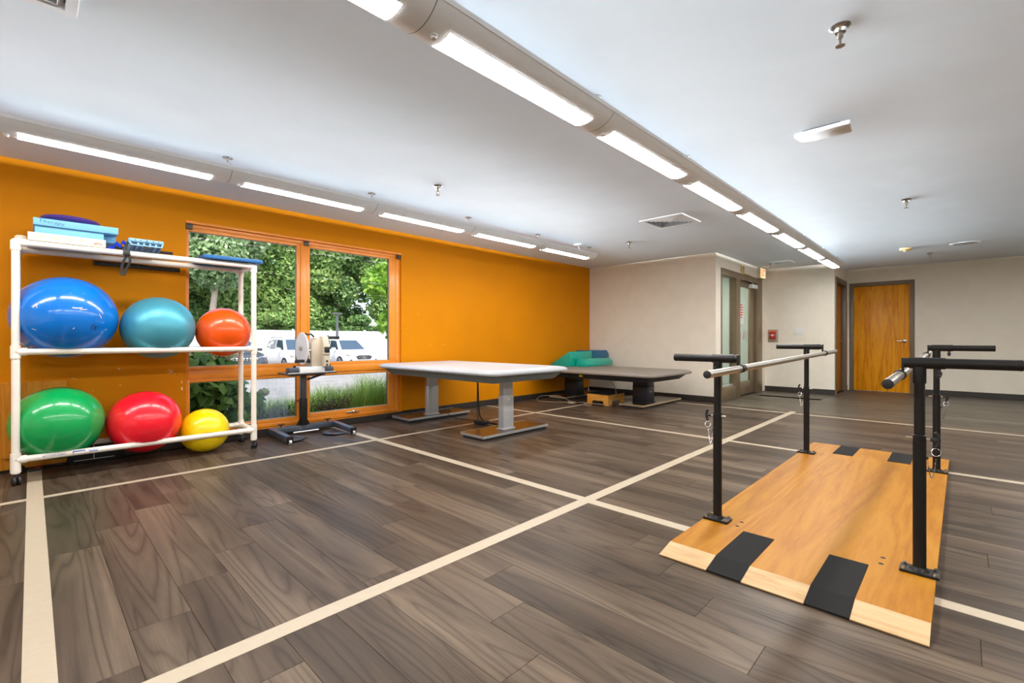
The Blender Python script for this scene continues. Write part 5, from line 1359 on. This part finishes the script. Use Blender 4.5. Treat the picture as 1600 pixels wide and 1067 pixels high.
tree('tall leafy tree behind the fence above the first white car', 14.01, 34.90, F0, (0.00, 0.00, 5.94, 3.62, 2.71, 6.55), 34200, 0.17, 'leaf_mid', 41)
tree('dark rounded tree behind the fence beside the lamp post', 16.95, 35.90, F0, (0.00, 0.00, 5.26, 3.16, 2.49, 5.65), 28500, 0.16, 'leaf_dark', 51)
tree('light green tree with open crown and dark limbs by the last white car', 19.66, 34.40, F0, (0.34, 0.00, 6.17, 3.16, 2.26, 4.75), 16150, 0.15, 'leaf_mid', 61, tr=0.17, lean=(1.6, 0), top=8.0)
tree('thin-crowned far tree letting the sky through', 23.73, 36.40, F0, (0.00, 0.00, 4.58, 3.16, 2.26, 4.07), 12350, 0.16, 'leaf_mid', 71)
tree('low clipped shrub showing just over the white fence', 10.85, 31.70, F0, (0.00, 0.00, 2.21, 1.81, 1.13, 1.36), 5000, 0.12, 'leaf_mid', 81, tr=0.06, cat='shrub', name='shrub', group='shrubs behind the white fence', nb=10)
tree('low spreading shrub over the fence behind the last white car', 16.05, 31.80, F0, (0.00, 0.00, 1.65, 2.26, 1.13, 1.24), 5000, 0.14, 'leaf_dark', 91, tr=0.06, cat='shrub', name='shrub', group='shrubs behind the white fence', nb=10)
# young tree close to the window
tree('young tree with big bright leaves just outside the window', 5.72, 8.7, -0.3, (-0.15, 0, 1.75, 0.85, 0.7, 1.25), 1500, 0.085, 'leaf_bright', 101, tr=0.035, top=2.4, group='plants outside the window', nb=14)
# hydrangea at the left corner of the window
M['leaf_hydrangea'] = leaf_mat('green_broad_leaves', (0.060, 0.150, 0.030, 1), (0.110, 0.235, 0.050, 1), (0.19, 0.34, 0.08, 1), 0.3)
t = thing('hydrangea_bush', 'broad-leaved bush with cream flower heads against the lower left pane', 'bush', (1.25, 5.95, 0.05), 'plants outside the window')
foliage('foliage', [(1.05, 6.00, 0.42, 0.36, 0.30, 0.36), (1.36, 5.98, 0.40, 0.34, 0.30, 0.36), (1.60, 5.92, 0.34, 0.20, 0.22, 0.26), (1.20, 6.00, 0.70, 0.36, 0.24, 0.16), (1.52, 6.0, 0.72, 0.16, 0.16, 0.12), (1.82, 5.88, 0.30, 0.12, 0.14, 0.12)], 900, 0.085, M['leaf_hydrangea'], t, 111, 0.68, 0.9)
foliage('foliage', [(1.16, 6.10, 0.86, 0.22, 0.20, 0.06), (1.45, 6.12, 0.84, 0.18, 0.18, 0.05)], 60, 0.080, M['leaf_hydrangea'], t, 112, 0.66, 0.9)
M['petal'] = leaf_mat('pale_green_petals', (0.42, 0.50, 0.25, 1), (0.56, 0.62, 0.36, 1), (0.72, 0.74, 0.52, 1), 0.3)
for x, y, z, r_ in ((1.13, 5.98, 0.86, 0.075), (1.38, 5.94, 0.84, 0.060), (1.56, 5.98, 0.855, 0.080), (1.90, 5.90, 0.40, 0.06)):
    foliage('flower_head', [(x, y, z, r_, r_, r_*0.75)], 160, 0.020, M['petal'], t, int(x*1000), 0.9, 0.35)
q = MB(); rr = random.Random(5)
for i in range(14):
    x = 1.0+0.06*i; q.tube([(1.3+rr.uniform(-0.2, 0.2), 6.0, 0.04), (x, 5.98, 0.35), (x+rr.uniform(-0.05, 0.05), 5.98, 0.62)], 0.006, 5)
q.build('stem', M['bark'], t)
# tall grass under the window (uncountable)
r = random.Random(9); vs = []; fs = []; tint = []
for i in range(5200):
    x = r.uniform(1.75, 4.6); y = r.uniform(6.05, 6.75)
    g = min(1, max(0, (x-2.1)/1.6)); hgt = (0.20+0.30*g)*r.uniform(0.55, 1.2)
    clump = 0.5+0.5*sin(x*9+sin(y*7)); hgt *= 0.75+0.35*clump
    a = r.uniform(0, 2*pi); ln = hgt*r.uniform(0.1, 0.7); dx, dy = cos(a)*ln, sin(a)*ln; w = r.uniform(0.003, 0.006)
    px, py = -sin(a)*w, cos(a)*w; z0 = 0.03; tnt = min(1, max(0, r.gauss(0.5, 0.25)))
    k = len(vs)
    for u in (0, 0.4, 0.75, 1.0):
        ww = 1-u*0.9; vs += [(x+dx*u*u-px*ww, y+dy*u*u-py*ww, z0+hgt*u*(1-0.12*u)), (x+dx*u*u+px*ww, y+dy*u*u+py*ww, z0+hgt*u*(1-0.12*u))]
    for j in range(3): fs.append((k+2*j, k+2*j+1, k+2*j+3, k+2*j+2)); tint.append(tnt)
me = bpy.data.meshes.new('tall_grass'); me.from_pydata(vs, [], fs)
at = me.attributes.new('tint', 'FLOAT', 'FACE'); at.data.foreach_set('value', tint)
gr = link('tall_grass', me, M['grass']); gr['kind'] = 'stuff'; tag(gr, 'tall bright green grass growing below the right half of the window', 'grass')
t = thing('twiggy_plant', 'reddish twiggy ground plant in the bed among the grass', 'plant', (2.2, 6.0, 0.05), 'plants outside the window')
q = MB()
for i in range(60):
    x = r.uniform(1.85, 3.0); y = r.uniform(5.85, 6.05); q.tube([(x, y, 0.04), (x+r.uniform(-0.05, 0.05), y, 0.12), (x+r.uniform(-0.1, 0.1), y+r.uniform(-0.03, 0.03), r.uniform(0.18, 0.30))], 0.003, 4)
q.build('twig', plain('reddish_twig', (0.10, 0.055, 0.04, 1), 0.9), t)
foliage('foliage', [(2.1, 5.97, 0.12, 0.35, 0.12, 0.10), (2.7, 5.97, 0.14, 0.35, 0.12, 0.10)], 500, 0.022, leaf_mat('purple_brown_leaves', (0.05, 0.03, 0.02, 1), (0.11, 0.075, 0.05, 1), (0.16, 0.16, 0.06, 1)), t, 131, 0.6, 0.9)

# white fence
M['vinyl_white'] = plain('white_vinyl_fence', (0.72, 0.73, 0.72, 1), 0.45, var=0.02)
FN = thing('vinyl_fence', 'long white vinyl privacy fence behind the parked cars', 'fence', (15, 29.6, GZ))
for i in range(12):
    x0 = 1.6+2.4*i
    q = MB(); q.box(x0+0.06, x0+2.34, 29.58, 29.62, GZ+0.05, 1.48, 0); 
    for k in range(1, 15): q.box(x0+0.06+0.152*k-0.004, x0+0.06+0.152*k+0.004, 29.574, 29.580, GZ+0.15, 1.40)
    pn = q.build('fence_panel', M['vinyl_white'], FN, 0)
    q = MB(); q.box(x0+0.06, x0+2.34, 29.56, 29.64, 1.44, 1.58, 0.01); q.box(x0+0.06, x0+2.34, 29.56, 29.64, GZ+0.05, GZ+0.19, 0.01); q.build('rail', M['vinyl_white'], pn)
    q = MB(); q.box(x0-0.06, x0+0.06, 29.54, 29.66, GZ, 1.62, 0.01); po = q.build('fence_post', M['vinyl_white'], FN)
    q = MB(); q.raw([(x0-0.075, 29.525, 1.62), (x0+0.075, 29.525, 1.62), (x0+0.075, 29.675, 1.62), (x0-0.075, 29.675, 1.62), (x0, 29.6, 1.68)], [(3, 2, 1, 0), (0, 1, 4), (1, 2, 4), (2, 3, 4), (3, 0, 4)]); q.build('post_cap', M['vinyl_white'], po, 0)
t = thing('lamp_post', 'dark grey lamp post by the white fence', 'lamp post', (13.55, 28.6, GZ))
M['post_grey'] = plain('dark_grey_post', (0.10, 0.105, 0.12, 1), 0.5)
q = MB(); q.cyl((13.55, 28.6, GZ), (13.55, 28.6, 2.62), 0.075, n=14); q.cyl((13.55, 28.6, GZ), (13.55, 28.6, GZ+0.35), 0.16, n=16); q.build('pole', M['post_grey'], t)
q = MB(); q.box(13.22, 13.84, 28.46, 28.74, 2.62, 2.71, 0.02); q.build('head', M['post_grey'], t)

# parked cars
M['car_glass'] = plain('tinted_car_glass', (0.035, 0.055, 0.075, 1), 0.06, var=0.1, spec=0.9)
M['car_screen'] = plain('windscreen_glass', (0.05, 0.08, 0.11, 1), 0.05, var=0.1, spec=0.9)
M['car_lamp'] = plain('headlamp_glass', (0.42, 0.45, 0.48, 1), 0.1, spec=0.8)
M['amber'] = plain('amber_lens', srgb(220, 90, 40), 0.2)
def paint(name, col): return plain(name, col, 0.22, 0.0, 0.6, var=0.02, coat=0.6)
def car(label, x, y, mat, tall=1.66, L=4.65, style=0, rails=True):
    W = 0.93
    t = thing('parked_car', label, 'car', (0, 0, 0), 'cars parked by the white fence')
    # lower body lofted along its length
    st = [(0.00, 0.62, 0.34, 0.66), (0.06, 0.74, 0.26, 0.80), (0.22, 0.86, 0.22, 0.90), (0.60, 0.92, 0.20, 0.97), (1.15, W, 0.20, 1.03), (1.8, W, 0.20, 1.05), (3.0, W, 0.20, 1.06), (3.9, W, 0.22, 1.07), (4.35, 0.90, 0.26, 1.06), (L-0.08, 0.85, 0.34, 1.00), (L, 0.76, 0.42, 0.92)]
    k_ = tall/1.66
    vs = []; n = 0
    for yy, w, zb, zt in st:
        zt *= k_
        half = [(w*0.90, zb), (w*0.985, zb+0.10), (w, zb+(zt-zb)*0.50), (w*0.985, zb+(zt-zb)*0.80), (w*0.93, zt-0.035), (w*0.82, zt-0.004), (w*0.45, zt+0.012)]
        sec = [(p[0], yy, p[1]) for p in half]+[(0, yy, zt+0.018)]+[(-p[0], yy, p[1]) for p in reversed(half)]
        n = len(sec); vs += sec
    fs = []
    for a in range(len(st)-1):
        for i in range(n): fs.append((a*n+i, a*n+(i+1) % n, (a+1)*n+(i+1) % n, (a+1)*n+i))
    fs += [tuple(range(n)), tuple(range((len(st)-1)*n+n-1, (len(st)-1)*n-1, -1))]
    q = MB(); q.raw(vs, fs); q.build('body', mat, t, 50)
    # cabin
    zb, zr = 1.00*k_, tall
    B = [(1.10, 0.80), (4.42, 0.76)]; R = [(1.95, 0.62), (2.5, 0.64), (3.75, 0.62)]
    base = [(-0.80, 1.10, zb), (0.80, 1.10, zb), (0.84, 2.4, zb+0.03), (0.78, 4.42, zb+0.03), (-0.78, 4.42, zb+0.03), (-0.84, 2.4, zb+0.03)]
    roof = [(-0.60, 1.95, zr-0.04), (0.60, 1.95, zr-0.04), (0.645, 2.6, zr), (0.60, 3.95, zr-0.06), (-0.60, 3.95, zr-0.06), (-0.645, 2.6, zr)]
    q = MB(); q.raw(base+roof, [(i, (i+1) % 6, 6+(i+1) % 6, 6+i) for i in range(6)]+[(6, 7, 8, 9, 10, 11)]); q.build('cabin', mat, t, 20)
    def patch(p00, p10, p11, p01, off, mt, nm):
        P = [Vector(p) for p in (p00, p10, p11, p01)]; nn = (P[1]-P[0]).cross(P[3]-P[0]).normalized()
        if nn.dot((P[0]+P[2])/2-Vector((0, 2.6, 0.9))) < 0: nn = -nn
        q = MB(); q.raw([(p+nn*off)[:] for p in P]+[(p-nn*0.01)[:] for p in P], [(0, 1, 2, 3), (0, 4, 5, 1), (1, 5, 6, 2), (2, 6, 7, 3), (3, 7, 4, 0)]); q.build(nm, mt, t, 0)
    lerp = lambda a, b, u: tuple(a[i]+(b[i]-a[i])*u for i in range(3))
    bl_ = lambda a, b, c, d, u, v: lerp(lerp(a, b, u), lerp(d, c, u), v)
    a, b, c, d = base[0], base[1], roof[1], roof[0]
    patch(bl_(a, b, c, d, 0.06, 0.10), bl_(a, b, c, d, 0.94, 0.10), bl_(a, b, c, d, 0.92, 0.93), bl_(a, b, c, d, 0.08, 0.93), 0.006, M['car_screen'], 'windscreen')
    for s in (0, 1):
        f0, f1, r0, r1 = (base[0], base[5], roof[0], roof[5]) if s == 0 else (base[1], base[2], roof[1], roof[2])
        patch(bl_(f0, f1, r1, r0, 0.16, 0.10), bl_(f0, f1, r1, r0, 0.97, 0.10), bl_(f0, f1, r1, r0, 0.93, 0.86), bl_(f0, f1, r1, r0, 0.14, 0.86), 0.006, M['car_glass'], 'side_window')
        f0, f1, r0, r1 = (base[5], base[4], roof[5], roof[4]) if s == 0 else (base[2], base[3], roof[2], roof[3])
        patch(bl_(f0, f1, r1, r0, 0.03, 0.10), bl_(f0, f1, r1, r0, 0.46, 0.10), bl_(f0, f1, r1, r0, 0.56, 0.86), bl_(f0, f1, r1, r0, 0.03, 0.86), 0.006, M['car_glass'], 'side_window')
        patch(bl_(f0, f1, r1, r0, 0.52, 0.16), bl_(f0, f1, r1, r0, 0.80, 0.26), bl_(f0, f1, r1, r0, 0.86, 0.80), bl_(f0, f1, r1, r0, 0.62, 0.86), 0.006, M['car_glass'], 'side_window')
    for s in (-1, 1):
        q = MB(); q.box(s*0.90, s*1.10, 1.42, 1.56, zb+0.04, zb+0.18, 0.03); q.build('mirror', mat, t)
        if rails:
            q = MB(); q.tube([(s*0.60, 2.1, zr-0.03), (s*0.60, 2.25, zr+0.035), (s*0.60, 3.6, zr+0.02), (s*0.58, 3.75, zr-0.05)], 0.016, 6); q.build('roof_rail', M['black_plastic'], t)
        for yy in (0.92, 3.62):
            q = MB(); q.cyl((s*0.70, yy, 0.36), (s*0.936, yy, 0.36), 0.362, n=28); wl = q.build('wheel', M['rubber'], t)
            q = MB(); q.lathe([(0.16, 0), (0.34, 0), (0.36, 0.010), (0.36, 0.02)], (s*0.925, yy, 0.36), (s, 0, 0), 28); q.build('tyre', M['black_plastic'], wl)
            q = MB()
            for k in range(5):
                an = 2*pi*k/5+0.3; q.box(0, 0, 0, 0, 0, 0)
                q.tube([(s*0.944, yy+0.04*cos(an), 0.36+0.04*sin(an)), (s*0.944, yy+0.24*cos(an), 0.36+0.24*sin(an))], 0.028, 6)
            q.lathe([(0.23, 0.014), (0.255, 0.02), (0.255, 0.026), (0.23, 0.02)], (s*0.925, yy, 0.36), (s, 0, 0), 28); q.build('rim', M['alu'], wl)
        # head lamps
        q = MB(); q.raw([(s*0.46, 0.050, 0.735*k_), (s*0.84, 0.175, 0.80*k_), (s*0.86, 0.26, 0.875*k_), (s*0.52, 0.055, 0.80*k_)], [(0, 1, 2, 3)]); 
        P = [Vector(p) for p in q.v]; q = MB(); q.raw([(p+Vector((s*0.03, -0.05, 0.0)))[:] for p in P]+[(p+Vector((0, 0.05, 0)))[:] for p in P], [(0, 1, 2, 3), (0, 4, 5, 1), (1, 5, 6, 2), (2, 6, 7, 3), (3, 7, 4, 0)]); hl = q.build('headlamp', M['car_lamp'], t, 0)
        q = MB(); q.box(s*0.868, s*0.900, 0.13, 0.22, 0.79*k_, 0.835*k_, 0.004); q.build('side_marker', M['amber'], hl)
        q = MB(); q.box(s*0.66, s*0.76, 0.00, 0.12, 0.36, 0.56, 0.02); q.build('bumper_vent', M['black_plastic'], t)
    if style == 0:                           # five-sided grille with a callipers emblem in a ring
        q = MB(); q.prism([(-0.36, 0.56), (0.36, 0.56), (0.46, 0.70), (0.30, 0.775), (-0.30, 0.775), (-0.46, 0.70)], 'y', -0.030, 0.06, 0.006); g = q.build('grille', M['black_plastic'], t)
        q = MB()
        for k in range(7): q.tube([(0.02, -0.031, 0.66), (0.40*cos(k*pi/3), -0.031, 0.66+0.09*sin(k*pi/3))], 0.004, 5)
        for k in range(5): q.box(-0.36, 0.36, -0.034, -0.030, 0.585+0.038*k, 0.591+0.038*k)
        q.build('grille_mesh', M['steel'], g)
        q = MB(); q.tube([(0.085*cos(k*pi/12), -0.040, 0.665+0.085*sin(k*pi/12)) for k in range(24)], 0.011, 6, True)
        q.tube([(-0.045, -0.040, 0.605), (-0.012, -0.040, 0.735), (0.012, -0.040, 0.735), (0.045, -0.040, 0.605)], 0.011, 6); q.tube([(-0.030, -0.040, 0.665), (0.030, -0.040, 0.665)], 0.009, 6); lab(q.build('emblem', M['chrome'], g), 'chrome callipers emblem in a ring')
        q = MB(); q.box(-0.45, 0.45, -0.012, 0.06, 0.36, 0.44, 0.02); q.build('lower_intake', M['black_plastic'], t)
    else:
        q = MB(); q.box(-0.50, 0.50, -0.020, 0.06, 0.62*k_, 0.80*k_, 0.02); g = q.build('grille', M['black_plastic'], t)
        for k in range(7):
            q = MB(); xx = -0.42+0.14*k; q.box(xx-0.05, xx+0.05, -0.026, -0.018, 0.64*k_, 0.78*k_, 0.01); q.build('grille_slot', M['chrome'], g)
        q = MB(); q.box(-0.55, 0.55, -0.015, 0.06, 0.36, 0.50, 0.03); q.build('bumper_intake', M['black_plastic'], t)
    q = MB(); q.box(-0.82, 0.82, 0.10, L-0.1, 0.16, 0.30); q.build('underbody', M['black_plastic'], t)
    t.location = (x, y, GZ)
    return t
car('white crossover with five-sided grille and ring emblem, beside the far end of the fence', 12.45, 23.1, paint('pearl_white_paint', (0.70, 0.71, 0.72, 1)), 1.66, style=0, rails=False)
car('white boxy car with dark roof rails seen in the left upper pane', 9.60, 23.1, paint('bright_white_paint', (0.70, 0.71, 0.72, 1)), 1.70, style=1)
car('dark grey car parked next to the boxy white one', 6.75, 23.1, paint('dark_grey_paint', (0.05, 0.055, 0.065, 1)), 1.70, style=1)
car('slate blue car half hidden behind the orange ball', 3.95, 23.2, paint('slate_blue_paint', (0.13, 0.15, 0.19, 1)), 1.60, style=1, rails=False)
# painted bay lines
M['line_paint'] = plain('white_road_paint', (0.62, 0.62, 0.6, 1), 0.8, var=0.2, nscale=20)
for x in (2.45, 5.32, 8.17, 11.02, 13.9):
    q = MB(); q.box(x-0.05, x+0.05, 22.0, 28.0, GZ-0.001, GZ+0.004); struct(q.build('trim_2', M['line_paint'], smooth=0), 'white painted bay line on the asphalt')
